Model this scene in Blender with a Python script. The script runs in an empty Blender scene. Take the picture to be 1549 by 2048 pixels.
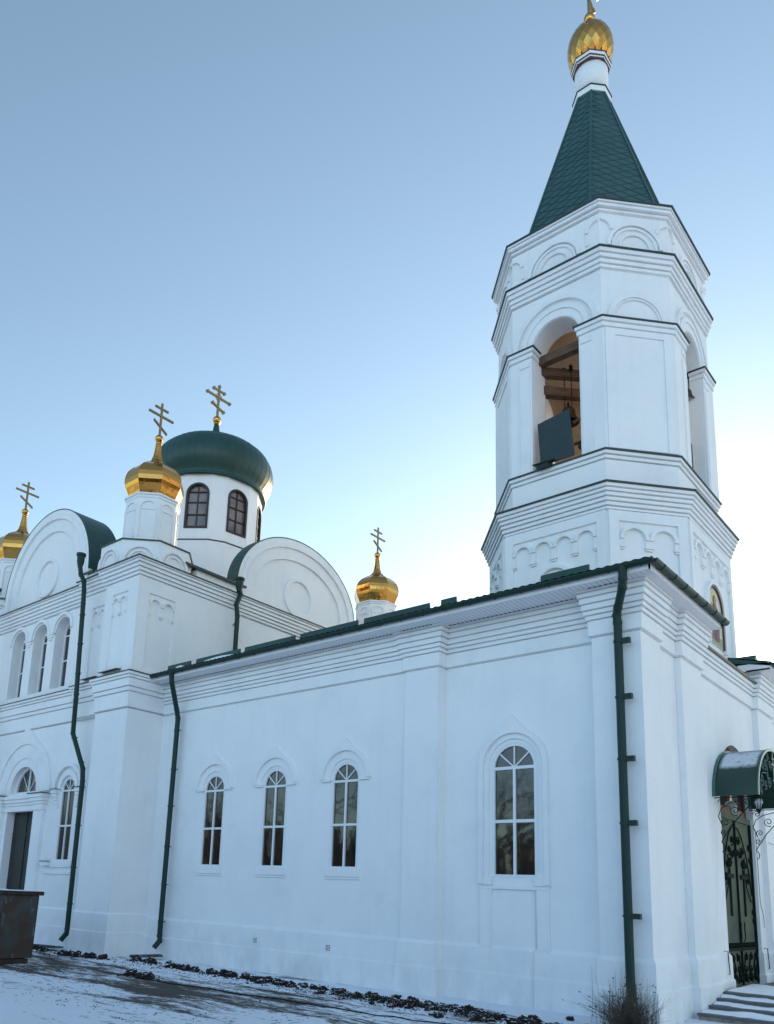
import bpy, bmesh, math, random
from mathutils import Vector, Matrix
from mathutils.geometry import tessellate_polygon
random.seed(7)
R = math.radians
S = bpy.context.scene
COL = S.collection

# ------------------------------------------------------------------ camera
CAM = Vector((5.600, -15.332, 1.95))
YAW, PITCH, ROLL = R(42.483), R(12.044), R(2.558)
F_PX, PX, PY = 1631.48, 636.42, 1437.88          # in pixels of the 1549 x 2048 photograph
fwd = Vector((-math.sin(YAW)*math.cos(PITCH), math.cos(YAW)*math.cos(PITCH), math.sin(PITCH)))
r0 = Vector((math.cos(YAW), math.sin(YAW), 0)); u0 = r0.cross(fwd)
rt = math.cos(ROLL)*r0 + math.sin(ROLL)*u0
up = -math.sin(ROLL)*r0 + math.cos(ROLL)*u0
cd = bpy.data.cameras.new('camera'); cam = bpy.data.objects.new('camera', cd); COL.objects.link(cam)
M = Matrix((rt, up, -fwd)).transposed().to_4x4(); M.translation = CAM
cam.matrix_world = M
cd.sensor_fit = 'VERTICAL'; cd.sensor_height = 24.0
cd.lens = F_PX/2048*24.0
cd.shift_x = (1549/2-PX)/2048; cd.shift_y = (PY-1024)/2048
cd.clip_start = 0.1; cd.clip_end = 3000
S.camera = cam
S.render.resolution_x, S.render.resolution_y = 774, 1024

# ------------------------------------------------------------------ world and sun
SUN_AZ, SUN_EL = R(104), R(7.5)                    # azimuth counted from +X towards +Y
w = bpy.data.worlds.new('World'); S.world = w; w.use_nodes = True
nt = w.node_tree; nt.nodes.clear()
sky = nt.nodes.new('ShaderNodeTexSky'); sky.sky_type = 'NISHITA'; sky.sun_disc = False
sky.sun_elevation = SUN_EL; sky.sun_rotation = R(90)-SUN_AZ
sky.altitude = 100; sky.air_density = 0.9; sky.dust_density = 0.7; sky.ozone_density = 1.9
bg = nt.nodes.new('ShaderNodeBackground'); bg.inputs['Strength'].default_value = 0.15
wo = nt.nodes.new('ShaderNodeOutputWorld')
gm = nt.nodes.new('ShaderNodeGamma'); gm.inputs[1].default_value = 1.0
hs = nt.nodes.new('ShaderNodeHueSaturation'); hs.inputs['Saturation'].default_value = 0.81
nt.links.new(sky.outputs[0], gm.inputs[0]); nt.links.new(gm.outputs[0], hs.inputs['Color']); 
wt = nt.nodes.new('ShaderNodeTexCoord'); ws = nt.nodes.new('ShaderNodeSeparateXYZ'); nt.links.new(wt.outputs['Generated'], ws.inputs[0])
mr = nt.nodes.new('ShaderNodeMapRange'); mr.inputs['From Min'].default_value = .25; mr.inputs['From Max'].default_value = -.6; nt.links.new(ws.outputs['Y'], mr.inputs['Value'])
tm = nt.nodes.new('ShaderNodeMix'); tm.data_type = 'RGBA'; tm.inputs['A'].default_value = (1.00, 1.09, 1.06, 1); tm.inputs['B'].default_value = (1.05, 1.18, 1.24, 1)   # blue boost added to the unseen southern sky, to lift the shaded walls
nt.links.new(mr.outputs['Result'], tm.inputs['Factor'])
ml = nt.nodes.new('ShaderNodeMix'); ml.data_type = 'RGBA'; ml.blend_type = 'MULTIPLY'; ml.inputs['Factor'].default_value = 1
nt.links.new(hs.outputs[0], ml.inputs['A']); nt.links.new(tm.outputs['Result'], ml.inputs['B']); 
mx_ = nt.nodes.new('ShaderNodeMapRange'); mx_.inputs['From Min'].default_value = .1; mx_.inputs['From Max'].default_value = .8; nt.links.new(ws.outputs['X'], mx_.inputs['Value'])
tx = nt.nodes.new('ShaderNodeMix'); tx.data_type = 'RGBA'; tx.inputs['A'].default_value = (1, 1, 1, 1); tx.inputs['B'].default_value = (1.50, 1.28, 1.17, 1)   # out-of-view warm boost added on the front side to brighten and pink the walls
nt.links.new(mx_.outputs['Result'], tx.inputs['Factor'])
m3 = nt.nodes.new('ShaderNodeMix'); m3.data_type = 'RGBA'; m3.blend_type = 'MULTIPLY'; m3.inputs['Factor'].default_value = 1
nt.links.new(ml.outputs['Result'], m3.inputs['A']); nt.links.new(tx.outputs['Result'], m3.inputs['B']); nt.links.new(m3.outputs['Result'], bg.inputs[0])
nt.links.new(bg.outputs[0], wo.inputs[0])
sl = bpy.data.lights.new('sun', 'SUN'); sl.energy = 3.0; sl.angle = R(0.6); sl.color = (1.0, .72, .45)
so = bpy.data.objects.new('sun', sl); COL.objects.link(so)
sd = Vector((math.cos(SUN_AZ)*math.cos(SUN_EL), math.sin(SUN_AZ)*math.cos(SUN_EL), math.sin(SUN_EL)))
so.rotation_euler = sd.to_track_quat('Z', 'Y').to_euler(); so.location = (0, 0, 60)
S.view_settings.view_transform = 'Standard'; S.view_settings.look = 'None'
S.view_settings.exposure = 1.28; S.view_settings.gamma = 1.0
S.cycles.max_bounces = 8

# ------------------------------------------------------------------ materials
def mat(name, col, rough=.6, metal=0., bump=None, var=None, spec=.5):
    m = bpy.data.materials.new(name); m.use_nodes = True
    n = m.node_tree; b = n.nodes['Principled BSDF']
    b.inputs['Base Color'].default_value = (*col, 1); b.inputs['Roughness'].default_value = rough
    b.inputs['Metallic'].default_value = metal; b.inputs['Specular IOR Level'].default_value = spec
    tc = n.nodes.new('ShaderNodeTexCoord')
    if var:
        col2, scale, lo, hi = var[:4]
        t = n.nodes.new('ShaderNodeTexNoise'); t.inputs['Scale'].default_value = scale; t.inputs['Detail'].default_value = 8
        t.inputs['Roughness'].default_value = .6
        if len(var) > 4:
            mp = n.nodes.new('ShaderNodeMapping'); mp.inputs['Scale'].default_value = var[4]
            n.links.new(tc.outputs['Object'], mp.inputs[0]); n.links.new(mp.outputs[0], t.inputs['Vector'])
        else: n.links.new(tc.outputs['Object'], t.inputs['Vector'])
        cr = n.nodes.new('ShaderNodeValToRGB'); cr.color_ramp.elements[0].position = lo; cr.color_ramp.elements[1].position = hi
        cr.color_ramp.elements[0].color = (*col, 1); cr.color_ramp.elements[1].color = (*col2, 1)
        n.links.new(t.outputs['Fac'], cr.inputs[0]); n.links.new(cr.outputs[0], b.inputs['Base Color'])
    if bump:
        last = None
        for sc, st, dist in bump:
            t = n.nodes.new('ShaderNodeTexNoise'); t.inputs['Scale'].default_value = sc; t.inputs['Detail'].default_value = 6
            n.links.new(tc.outputs['Object'], t.inputs['Vector'])
            bp = n.nodes.new('ShaderNodeBump'); bp.inputs['Strength'].default_value = st; bp.inputs['Distance'].default_value = dist
            n.links.new(t.outputs['Fac'], bp.inputs['Height'])
            if last: n.links.new(last.outputs[0], bp.inputs['Normal'])
            last = bp
        n.links.new(last.outputs[0], b.inputs['Normal'])
    return m
WHITE = mat('white_plaster', (.86, .87, .88), .9, bump=[(1.3, .35, .06), (9, .25, .012), (60, .2, .003)], var=((.79, .81, .83), .55, .42, .75))
TRIM = mat('white_moulding', (.86, .87, .88), .9, bump=[(5, .3, .02), (40, .2, .004)], var=((.79, .81, .83), .9, .42, .75))
SOFFIT = mat('white_soffit', (.76, .76, .78), .6)
INNER = mat('belfry_inner_plaster', (.62, .50, .38), .9, var=((.5, .38, .27), 2.5, .4, .7))
GREEN = mat('green_roof_metal', (.008, .046, .040), .42, bump=[(3, .25, .01)], var=((.014, .062, .054), 1.4, .35, .7))
ROOFS = mat('snow_dusted_roof', (.022, .050, .060), .45, bump=[(3, .3, .02)], var=((.36, .42, .50), 1.3, .46, .66, (.5, 2.2, 1)))
DGREEN = mat('dark_green_paint', (.006, .030, .024), .5, spec=.35)
FLASH = mat('dark_flashing', (.022, .040, .045), .4)
GOLD = mat('gold_leaf_metal', (.68, .35, .085), .09, 1., bump=[(1.7, .35, .05), (7, .15, .01)])
GOLDD = mat('dull_gold_cross', (.30, .22, .10), .42, .7)
BROWN = mat('brown_frame', (.030, .014, .012), .5)
BROWNT = mat('brown_trim', (.10, .045, .035), .6)
WFRAME = mat('white_window_frame', (.78, .80, .82), .4)
WOOD = mat('old_timber', (.17, .095, .055), .85, bump=[(14, .5, .01)], var=((.05, .03, .02), 3, .35, .7, (1, 1, 8)))
BRONZE = mat('bell_bronze', (.055, .045, .028), .45, .6)
IRON = mat('wrought_iron', (.008, .014, .012), .85, spec=.12)
DOORG = mat('green_door_leaf', (.12, .145, .095), .8, spec=.15, var=((.07, .09, .075), 1.3, .35, .7))
DOORB = mat('dark_green_door', (.016, .024, .018), .5, var=((.009, .014, .012), 2., .4, .6))
SNOW = mat('snow', (.82, .85, .90), .75, bump=[(6, .5, .03), (40, .3, .006)])
STONE = mat('stone_step', (.34, .28, .24), .8, var=((.13, .11, .10), 4, .4, .65), bump=[(18, .4, .006)])
SOIL = mat('frozen_soil', (.035, .024, .018), .95, var=((.010, .008, .008), 9, .4, .6), bump=[(20, .8, .02)])
def snowcap(m, th):
    n = m.node_tree; b_ = n.nodes['Principled BSDF']; tc = [x for x in n.nodes if x.type == 'TEX_COORD'][0]; src = b_.inputs['Base Color'].links[0].from_socket
    ge = n.nodes.new('ShaderNodeNewGeometry'); sp = n.nodes.new('ShaderNodeSeparateXYZ'); n.links.new(ge.outputs['Normal'], sp.inputs[0])
    t = n.nodes.new('ShaderNodeTexNoise'); t.inputs['Scale'].default_value = 7; t.inputs['Detail'].default_value = 5; n.links.new(ge.outputs['Position'], t.inputs['Vector'])
    a = n.nodes.new('ShaderNodeMath'); a.operation = 'MULTIPLY_ADD'; a.inputs[1].default_value = 1.3; n.links.new(t.outputs['Fac'], a.inputs[0]); n.links.new(sp.outputs['Z'], a.inputs[2])
    r_ = n.nodes.new('ShaderNodeMapRange'); r_.inputs['From Min'].default_value = th; r_.inputs['From Max'].default_value = th+.12; n.links.new(a.outputs[0], r_.inputs['Value'])
    mx = n.nodes.new('ShaderNodeMix'); mx.data_type = 'RGBA'; mx.inputs['B'].default_value = (.72, .76, .82, 1); n.links.new(src, mx.inputs['A']); n.links.new(r_.outputs['Result'], mx.inputs['Factor']); n.links.new(mx.outputs['Result'], b_.inputs['Base Color'])
snowcap(SOIL, 1.50)
BOARD = mat('weathered_board', (.12, .13, .14), .85, var=((.05, .05, .055), 5, .4, .6))
GRASS = mat('dry_grass', (.12, .095, .065), .9, var=((.05, .035, .025), 3, .4, .6))
BARK = mat('bark', (.035, .028, .024), .9)
CREAM = mat('icon_background', (.62, .60, .46), .6)
SKIN = mat('icon_skin', (.45, .26, .15), .6); RED = mat('icon_red_robe', (.32, .045, .04), .6)
BLUE = mat('icon_dark_robe', (.07, .05, .08), .6); HALO = mat('icon_halo', (.70, .52, .18), .5)
LAMPG = mat('lamp_glass', (.30, .33, .33), .2)
def plaster(m):
    n = m.node_tree; b_ = n.nodes['Principled BSDF']; tc = [x for x in n.nodes if x.type == 'TEX_COORD'][0]
    bv = n.nodes.new('ShaderNodeBevel'); bv.samples = 3; bv.inputs['Radius'].default_value = .014
    first = [x for x in n.nodes if x.type == 'BUMP' and not x.inputs['Normal'].is_linked][0]; n.links.new(bv.outputs[0], first.inputs['Normal'])
    src = b_.inputs['Base Color'].links[0].from_socket
    # rain streaks (stretched downwards) and splash stains on the lowest metre
    def nz(scale, ms, lo, hi):
        mp = n.nodes.new('ShaderNodeMapping'); mp.inputs['Scale'].default_value = ms; t = n.nodes.new('ShaderNodeTexNoise'); t.inputs['Scale'].default_value = scale; t.inputs['Detail'].default_value = 7; t.inputs['Roughness'].default_value = .62
        n.links.new(tc.outputs['Object'], mp.inputs[0]); n.links.new(mp.outputs[0], t.inputs['Vector'])
        r_ = n.nodes.new('ShaderNodeMapRange'); r_.inputs['From Min'].default_value = lo; r_.inputs['From Max'].default_value = hi; n.links.new(t.outputs['Fac'], r_.inputs['Value']); return r_.outputs['Result']
    def mul(a, c):
        x = n.nodes.new('ShaderNodeMath'); x.operation = 'MULTIPLY'; x.use_clamp = True
        for i_, q in enumerate((a, c)):
            if isinstance(q, (int, float)): x.inputs[i_].default_value = q
            else: n.links.new(q, x.inputs[i_])
        return x.outputs[0]
    sp = n.nodes.new('ShaderNodeSeparateXYZ'); n.links.new(tc.outputs['Object'], sp.inputs[0])
    lowm = n.nodes.new('ShaderNodeMapRange'); lowm.inputs['From Min'].default_value = 1.0; lowm.inputs['From Max'].default_value = -.1; n.links.new(sp.outputs['Z'], lowm.inputs['Value'])
    def mix(fac, col, src_):
        mx = n.nodes.new('ShaderNodeMix'); mx.data_type = 'RGBA'; mx.inputs['B'].default_value = (*col, 1); n.links.new(fac, mx.inputs['Factor']); n.links.new(src_, mx.inputs['A']); return mx.outputs['Result']
    o_ = mix(mul(nz(1.6, (2.6, 2.6, .16), .50, .78), .15), (.62, .64, .65), src)
    o_ = mix(mul(nz(.9, (1, 1, 1), .56, .74), .30), (.66, .68, .70), o_)
    o_ = mix(mul(mul(lowm.outputs['Result'], nz(2.2, (1, 1, .5), .40, .70)), .40), (.46, .47, .47), o_)
    n.links.new(o_, b_.inputs['Base Color'])
plaster(WHITE); plaster(TRIM)
# glass: dark room behind a reflective pane
def glass(name, c1, c2, sc, spec=.9, rough=.03):
    m = mat(name, c1, rough, var=(c2, sc, .35, .7), spec=spec, bump=[(1.6, .10, .012)])
    m.node_tree.nodes['Principled BSDF'].inputs['IOR'].default_value = 1.5
    return m
PANE = glass('window_glass', (.010, .013, .014), (.045, .028, .018), 1.6)
PANEG = glass('grey_window_glass', (.070, .062, .060), (.045, .040, .042), 2.2, .4, .1)
PANED = glass('lantern_glass', (.26, .20, .16), (.08, .07, .07), 1.3, .9)  # brownish tone stands in for the warm reflection in the drum windows
# rusty container
RUST = mat('rusty_painted_steel', (.052, .054, .050), .75, var=((.055, .030, .020), 2.0, .40, .58), bump=[(12, .4, .008)])
def patch(m, col, scale, lo, hi):
    n = m.node_tree; b = n.nodes['Principled BSDF']; src = b.inputs['Base Color'].links[0].from_socket
    tc = [x for x in n.nodes if x.type == 'TEX_COORD'][0]
    t = n.nodes.new('ShaderNodeTexNoise'); t.inputs['Scale'].default_value = scale; t.inputs['Detail'].default_value = 7
    mp = n.nodes.new('ShaderNodeMapping'); mp.inputs['Location'].default_value = (3, 7, 1); mp.inputs['Scale'].default_value = (1, 1, .45)
    n.links.new(tc.outputs['Object'], mp.inputs[0]); n.links.new(mp.outputs[0], t.inputs['Vector'])
    cr = n.nodes.new('ShaderNodeValToRGB'); cr.color_ramp.elements[0].position = lo; cr.color_ramp.elements[1].position = hi
    mx = n.nodes.new('ShaderNodeMix'); mx.data_type = 'RGBA'; mx.inputs['B'].default_value = (*col, 1)
    n.links.new(t.outputs['Fac'], cr.inputs[0]); n.links.new(cr.outputs[0], mx.inputs['Factor'])
    n.links.new(src, mx.inputs['A']); n.links.new(mx.outputs['Result'], b.inputs['Base Color'])
patch(RUST, (.22, .25, .28), 3.0, .56, .72)
RUSTB = mat('dark_rust', (.060, .028, .020), .85, var=((.025, .015, .013), 4, .4, .6))

# ------------------------------------------------------------------ helpers
def link(name, bm, m, parent=None, smooth=False, kind=None, fix=True):
    if fix: bmesh.ops.recalc_face_normals(bm, faces=bm.faces)
    me = bpy.data.meshes.new(name); bm.to_mesh(me); bm.free()
    me.materials.append(m)
    if smooth:
        for p_ in me.polygons: p_.use_smooth = True
    o = bpy.data.objects.new(name, me); COL.objects.link(o)
    if parent: o.parent = parent
    if kind: o['kind'] = kind
    return o
def tag(o, label=None, cat=None, group=None):
    if label: o['label'] = label
    if cat: o['category'] = cat
    if group: o['group'] = group
    return o
def empty(name, loc=(0, 0, 0)):
    o = bpy.data.objects.new(name, None); o.location = loc; COL.objects.link(o); o.empty_display_size = .3
    return o
class Fr:
    """frame on a vertical plane: O origin, U along the wall, N outward normal"""
    def __init__(s, o, u):
        s.o = Vector((o[0], o[1], 0)); s.u = Vector((u[0], u[1], 0)).normalized(); s.n = Vector((s.u.y, -s.u.x, 0))
    def p(s, u, z, d=0.): return s.o + s.u*u + s.n*d + Vector((0, 0, z))
SF = Fr((0, 0), (1, 0))       # south faces: u = x, d = towards -y
EF = Fr((0, 0), (0, 1))       # front faces: u = y, d = +x
def prism(bm, fr, loop, d0, d1, holes=(), back=None):
    """polygon (u,z) with holes between depth d0 (back) and d1 (front)"""
    loops = [loop, *holes]
    tri = tessellate_polygon([[Vector((a, b, 0)) for a, b in l] for l in loops])
    fl = []; bk = []
    for i, l in enumerate(loops):
        lb = back if (back and i == 0) else l
        fl += [bm.verts.new(fr.p(a, b, d1)) for a, b in l]
        bk += [bm.verts.new(fr.p(a, b, d0)) for a, b in lb]
    for t in tri:
        for vs in (fl, bk):
            try: bm.faces.new([vs[i] for i in t])
            except ValueError: pass
    k = 0
    for l in loops:
        n = len(l)
        for i in range(n):
            j = (i+1) % n
            try: bm.faces.new([fl[k+i], fl[k+j], bk[k+j], bk[k+i]])
            except ValueError: pass
        k += n
def boxw(bm, fr, u0, u1, z0, z1, d0, d1): prism(bm, fr, [(u0, z0), (u1, z0), (u1, z1), (u0, z1)], d0, d1)
def box(bm, x0, x1, y0, y1, z0, z1): boxw(bm, SF, x0, x1, z0, z1, -y1, -y0)
def bar(bm, a, b, w, h, upv=Vector((0, 0, 1))):
    a, b = Vector(a), Vector(b); d = (b-a).normalized(); s_ = d.cross(upv)
    if s_.length < 1e-4: s_ = d.cross(Vector((1, 0, 0)))
    s_.normalize(); t = s_.cross(d).normalized()
    v = [bm.verts.new(q + s_*sx*w/2 + t*sy*h/2) for q in (a, b) for sx, sy in ((-1, -1), (1, -1), (1, 1), (-1, 1))]
    for f in ((0, 1, 2, 3), (7, 6, 5, 4), (0, 4, 5, 1), (1, 5, 6, 2), (2, 6, 7, 3), (3, 7, 4, 0)): bm.faces.new([v[i] for i in f])
def arc(cu, cz, r, a0, a1, n=16, ry=None):
    return [(cu + r*math.cos(R(a0+(a1-a0)*i/n)), cz + (ry or r)*math.sin(R(a0+(a1-a0)*i/n))) for i in range(n+1)]
def arch_loop(cu, z0, zs, hw, n=18): return [(cu-hw, z0), (cu+hw, z0)] + arc(cu, zs, hw, 0, 180, n)
def ogee(cu, zs, r, tip, n=14):
    """outer edge of a hood with a keel tip, right to left"""
    pts = []
    for i in range(n+1):
        a = 90*i/n; x = r*math.cos(R(a)); z = r*math.sin(R(a))
        k = max(0, (a-50)/40); z += (tip-r)*k**2.2; x *= (1-.10*math.sin(k*math.pi))
        pts.append((x, z))
    right = [(cu+x, zs+z) for x, z in pts]; left = [(cu-x, zs+z) for x, z in reversed(pts[:-1])]
    return right+left
def ring_prism(bm, fr, outer, inner, d0, d1, k=1.7):
    """band between two open polylines with the same ends order"""
    prism(bm, fr, outer + list(reversed(inner)), d0, d1*k if 0 < d1 < .12 else d1)
def tube(bm, path, r, n=10, cap=True):
    path = [Vector(q) for q in path]; rings = []
    prev = None
    for i, q in enumerate(path):
        d = (path[min(i+1, len(path)-1)] - path[max(i-1, 0)]).normalized()
        a = d.cross(Vector((0, 0, 1)) if abs(d.z) < .9 else Vector((0, 1, 0))).normalized() if prev is None else (prev - d*prev.dot(d)).normalized()
        prev = a; b = d.cross(a)
        rr = r[i] if isinstance(r, (list, tuple)) else r
        rings.append([bm.verts.new(q + (a*math.cos(2*math.pi*k/n) + b*math.sin(2*math.pi*k/n))*rr) for k in range(n)])
    for i in range(len(rings)-1):
        for k in range(n): bm.faces.new([rings[i][k], rings[i][(k+1) % n], rings[i+1][(k+1) % n], rings[i+1][k]])
    if cap:
        bm.faces.new(list(reversed(rings[0]))); bm.faces.new(rings[-1])
def lathe(bm, cx, cy, prof, n=32, a0=0., caps=True):
    rings = [[bm.verts.new((cx+r*math.cos(a0+2*math.pi*k/n), cy+r*math.sin(a0+2*math.pi*k/n), z)) for k in range(n)] for r, z in prof]
    for i in range(len(rings)-1):
        for k in range(n): bm.faces.new([rings[i][k], rings[i][(k+1) % n], rings[i+1][(k+1) % n], rings[i+1][k]])
    if caps:
        bm.faces.new(list(reversed(rings[0]))); bm.faces.new(rings[-1])
def offset(pts, d, closed):
    """offset a plan polyline to its right hand side (outside of a CCW outline)"""
    out = []; n = len(pts)
    for i in range(n):
        p = Vector(pts[i][:2])
        a = Vector(pts[i-1][:2]) if (closed or i > 0) else None
        b = Vector(pts[(i+1) % n][:2]) if (closed or i < n-1) else None
        na = nb = None
        if a is not None: e = (p-a).normalized(); na = Vector((e.y, -e.x))
        if b is not None: e = (b-p).normalized(); nb = Vector((e.y, -e.x))
        if na is None: na = nb
        if nb is None: nb = na
        m = na+nb; m = m/m.length; k = d/max(.3, m.dot(na))
        out.append(p+m*k)
    return out
def bands(base, steps, top, g=.030, gh=.020):
    """stepped cornice profile with a shadow groove under each band: steps = [(z, d), ...]"""
    pr = [(0, base)]; d0 = 0
    for z, d in steps:
        pr += [(d0, z-.001), (d0-g, z), (d0-g, z+gh), (d, z+gh+.001)]; d0 = d
    return pr + [(d0, top)]
def loft(bm, pts, prof, closed=False, caps=False):
    rings = [[bm.verts.new((q.x, q.y, z)) for q in offset(pts, d, closed)] for d, z in prof]
    n = len(pts)
    for i in range(len(rings)-1):
        for k in range(n if closed else n-1):
            j = (k+1) % n
            bm.faces.new([rings[i][k], rings[i][j], rings[i+1][j], rings[i+1][k]])
    if closed and caps:
        bm.faces.new(list(reversed(rings[0]))); bm.faces.new(rings[-1])

# ------------------------------------------------------------------ ground
def ground_mat():
    m = bpy.data.materials.new('snowy_ground'); m.use_nodes = True; n = m.node_tree; b = n.nodes['Principled BSDF']
    L = n.links.new; N = n.nodes.new
    tc = N('ShaderNodeTexCoord')
    def noise(scale, det, rough, mscale=None, loc=None):
        t = N('ShaderNodeTexNoise'); t.inputs['Scale'].default_value = scale; t.inputs['Detail'].default_value = det; t.inputs['Roughness'].default_value = rough
        mp = N('ShaderNodeMapping'); mp.inputs['Scale'].default_value = mscale or (1, 1, 1); mp.inputs['Location'].default_value = loc or (0, 0, 0)
        mp.inputs['Rotation'].default_value = (0, 0, R(-14))
        L(tc.outputs['Object'], mp.inputs[0]); L(mp.outputs[0], t.inputs['Vector']); return t.outputs['Fac']
    def math_(op, a, b_, clamp=False):
        x = N('ShaderNodeMath'); x.operation = op; x.use_clamp = clamp
        for i, q in enumerate((a, b_)):
            if isinstance(q, (int, float)): x.inputs[i].default_value = q
            else: L(q, x.inputs[i])
        return x.outputs[0]
    big = noise(.34, 3, .5, (.55, 1.5, 1), (2.3, .4, 0))
    mid = noise(1.6, 9, .72, (.45, 1.9, 1))
    fine = noise(6, 9, .75, (.55, 1.6, 1))
    s = math_('ADD', math_('MULTIPLY', big, .95), math_('MULTIPLY', mid, .75))
    s = math_('ADD', s, math_('MULTIPLY', fine, .75))
    # bare, trodden strip running along the church a few metres off the wall, and clean snow at its foot
    sep = N('ShaderNodeSeparateXYZ'); L(tc.outputs['Object'], sep.inputs[0])
    def rut(y0, amp, fr_, ph, wd):
        sx_ = N('ShaderNodeMath'); sx_.operation = 'SINE'; L(math_('ADD', math_('MULTIPLY', sep.outputs['X'], fr_), ph), sx_.inputs[0])
        yy = math_('ADD', math_('ADD', sep.outputs['Y'], -y0), math_('MULTIPLY', sx_.outputs[0], amp))
        yy = math_('ADD', yy, math_('MULTIPLY', math_('SUBTRACT', mid, .5), .7))
        q = math_('MULTIPLY', yy, 1./wd); e_ = N('ShaderNodeMath'); e_.operation = 'EXPONENT'; L(math_('MULTIPLY', math_('MULTIPLY', q, q), -1.), e_.inputs[0]); return e_.outputs[0]
    ruts = math_('ADD', math_('ADD', rut(-3.5, .25, .5, 0., .16), rut(-4.9, .35, .45, .8, .20)), math_('ADD', rut(-6.3, .3, .5, 1.7, .15), rut(-2.6, .12, .9, .3, .10)))
    dy = math_('ADD', sep.outputs['Y'], 4.2)
    strip = math_('SUBTRACT', 1., math_('MULTIPLY', math_('ABSOLUTE', dy, 0.), .36), True)
    s = math_('ADD', s, math_('MULTIPLY', strip, .25))
    s = math_('ADD', s, math_('MULTIPLY', ruts, .13))
    cr = N('ShaderNodeValToRGB'); e = cr.color_ramp.elements
    e[0].position = 1.05; e[0].color = (.80, .84, .90, 1); e[1].position = 1.0; e[1].color = (.070, .056, .046, 1)
    e[0].position = .0; s2 = math_('SUBTRACT', s, .815)
    e[0].position = .52; e[1].position = .66
    mdl = e.new(.575); mdl.color = (.42, .43, .45, 1)
    L(s2, cr.inputs[0]); L(cr.outputs[0], b.inputs['Base Color'])
    b.inputs['Roughness'].default_value = .85
    bp = N('ShaderNodeBump'); bp.inputs['Strength'].default_value = .8; bp.inputs['Distance'].default_value = .05
    h = math_('SUBTRACT', math_('SUBTRACT', math_('MULTIPLY', noise(5, 8, .65), .8), math_('MULTIPLY', s2, .9)), math_('MULTIPLY', ruts, .35)); L(h, bp.inputs['Height']); L(bp.outputs[0], b.inputs['Normal'])
    return m
bm = bmesh.new()
from mathutils import noise as mnoise
def gz(x, y):
    k = max(0., min(1., (-.25-y)/1.5)) if y < 0 else 0
    if x > .4: k = max(k, min(1, (x-.4)/2))
    return -.09 + k*(.055*mnoise.noise(Vector((x*.55, y*.55, 0))) + .025*mnoise.noise(Vector((x*2.3, y*2.3, 5)))) - .0
xs = [-900, -300, -120, -60, -40] + [-30+i*.3 for i in range(134)] + [12, 16, 24, 40, 90, 300, 900]
ys = [-900, -300, -120, -60, -32, -22] + [-16+i*.3 for i in range(60)] + [4, 8, 14, 20, 30, 60, 120, 300, 900]
g = [[bm.verts.new((x, y, gz(x, y))) for y in ys] for x in xs]
for i in range(len(xs)-1):
    for j in range(len(ys)-1): bm.faces.new([g[i][j], g[i+1][j], g[i+1][j+1], g[i][j+1]])
link('ground', bm, ground_mat(), smooth=True, kind='structure')

# ------------------------------------------------------------------ the church
CH = tag(empty('church'), 'white plastered church with green roofs, gold onion cupolas and an octagonal bell tower', 'church')
def part(name, bm, m, parent=None, smooth=False, label=None):
    o = link(name, bm, m, parent or CH, smooth)
    if label: o['label'] = label
    return o

# ---- low block and nave : walls as slabs with openings
def window(fr, cu, zb, zs, hw, dg, rails, style='plain', glassm=None, framem=None, fw=.045, rays=True, label=None, colsplit=True):
    """frame mesh with a pane child; dg = depth of the glass plane"""
    framem = framem or WFRAME
    b = bmesh.new()
    inner = [(cu-hw+fw, zb+fw), (cu+hw-fw, zb+fw)] + arc(cu, zs, hw-fw, 0, 180, 18)
    prism(b, fr, arch_loop(cu, zb, zs, hw), dg-.02, dg+.045, holes=[inner])
    if colsplit: boxw(b, fr, cu-fw*.45, cu+fw*.45, zb+fw-.002, zs+ (0 if rays else hw-fw+.003), dg-.01, dg+.04)
    for z in rails: boxw(b, fr, cu-hw+fw-.003, cu+hw-fw+.003, z-fw*.5, z+fw*.5, dg-.012, dg+.037)
    if rays:
        for a in (42, 90, 138):
            c, s_ = math.cos(R(a)), math.sin(R(a)); r1 = hw-fw*.8; t = fw*.22
            prism(b, fr, [(cu-t*s_, zs+t*c), (cu+t*s_, zs-t*c), (cu+r1*c+t*s_, zs+r1*s_-t*c), (cu+r1*c-t*s_, zs+r1*s_+t*c)], dg-.008, dg+.03)
    fo = part('window', b, framem, label=label)
    b = bmesh.new(); prism(b, fr, arch_loop(cu, zb, zs, hw-.005), dg-.06, dg); part('pane', b, glassm or PANE, fo)
    return fo

X0, XN = -15.3, -5.62                    # nave from the cube to the pilaster
ZT = 8.2
b = bmesh.new()
NAVE_W = [(-12.338+i*2.464) for i in range(3)]
def hole(cu, zb, zs, hw): return arch_loop(cu, zb, zs, hw)
prism(b, SF, [(X0, -.4), (XN, -.4), (XN, ZT), (X0, ZT)], -.5, 0, holes=[hole(c, 2.55, 4.727, .445) for c in NAVE_W])
part('wall', b, WHITE, label='long side wall of the nave with three arched windows')
b = bmesh.new(); boxw(b, SF, -5.62, -4.67, -.4, ZT, -.5, .06); part('pilaster', b, WHITE)
YB = .25; BWX = -2.93
b = bmesh.new(); prism(b, SF, [(-4.67, -.4), (-.98, -.4), (-.98, ZT), (-4.67, ZT)], -.75, -YB, holes=[hole(BWX, 2.44, 4.77, .53)])
part('wall', b, WHITE, label='side wall bay below the bell tower with one large arched window')
b = bmesh.new(); box(b, -.98, 0, -.12, .92, -.4, ZT); part('pilaster', b, WHITE)
b = bmesh.new(); boxw(b, EF, .92, 2.12, -.4, ZT, -.6, -.13)
boxw(b, EF, 2.12, 3.45, -.4, ZT, -.6, 0)
part('wall', b, WHITE, label='front wall left of the door')
DC, DH = 6.07, 1.33
b = bmesh.new()
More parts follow.
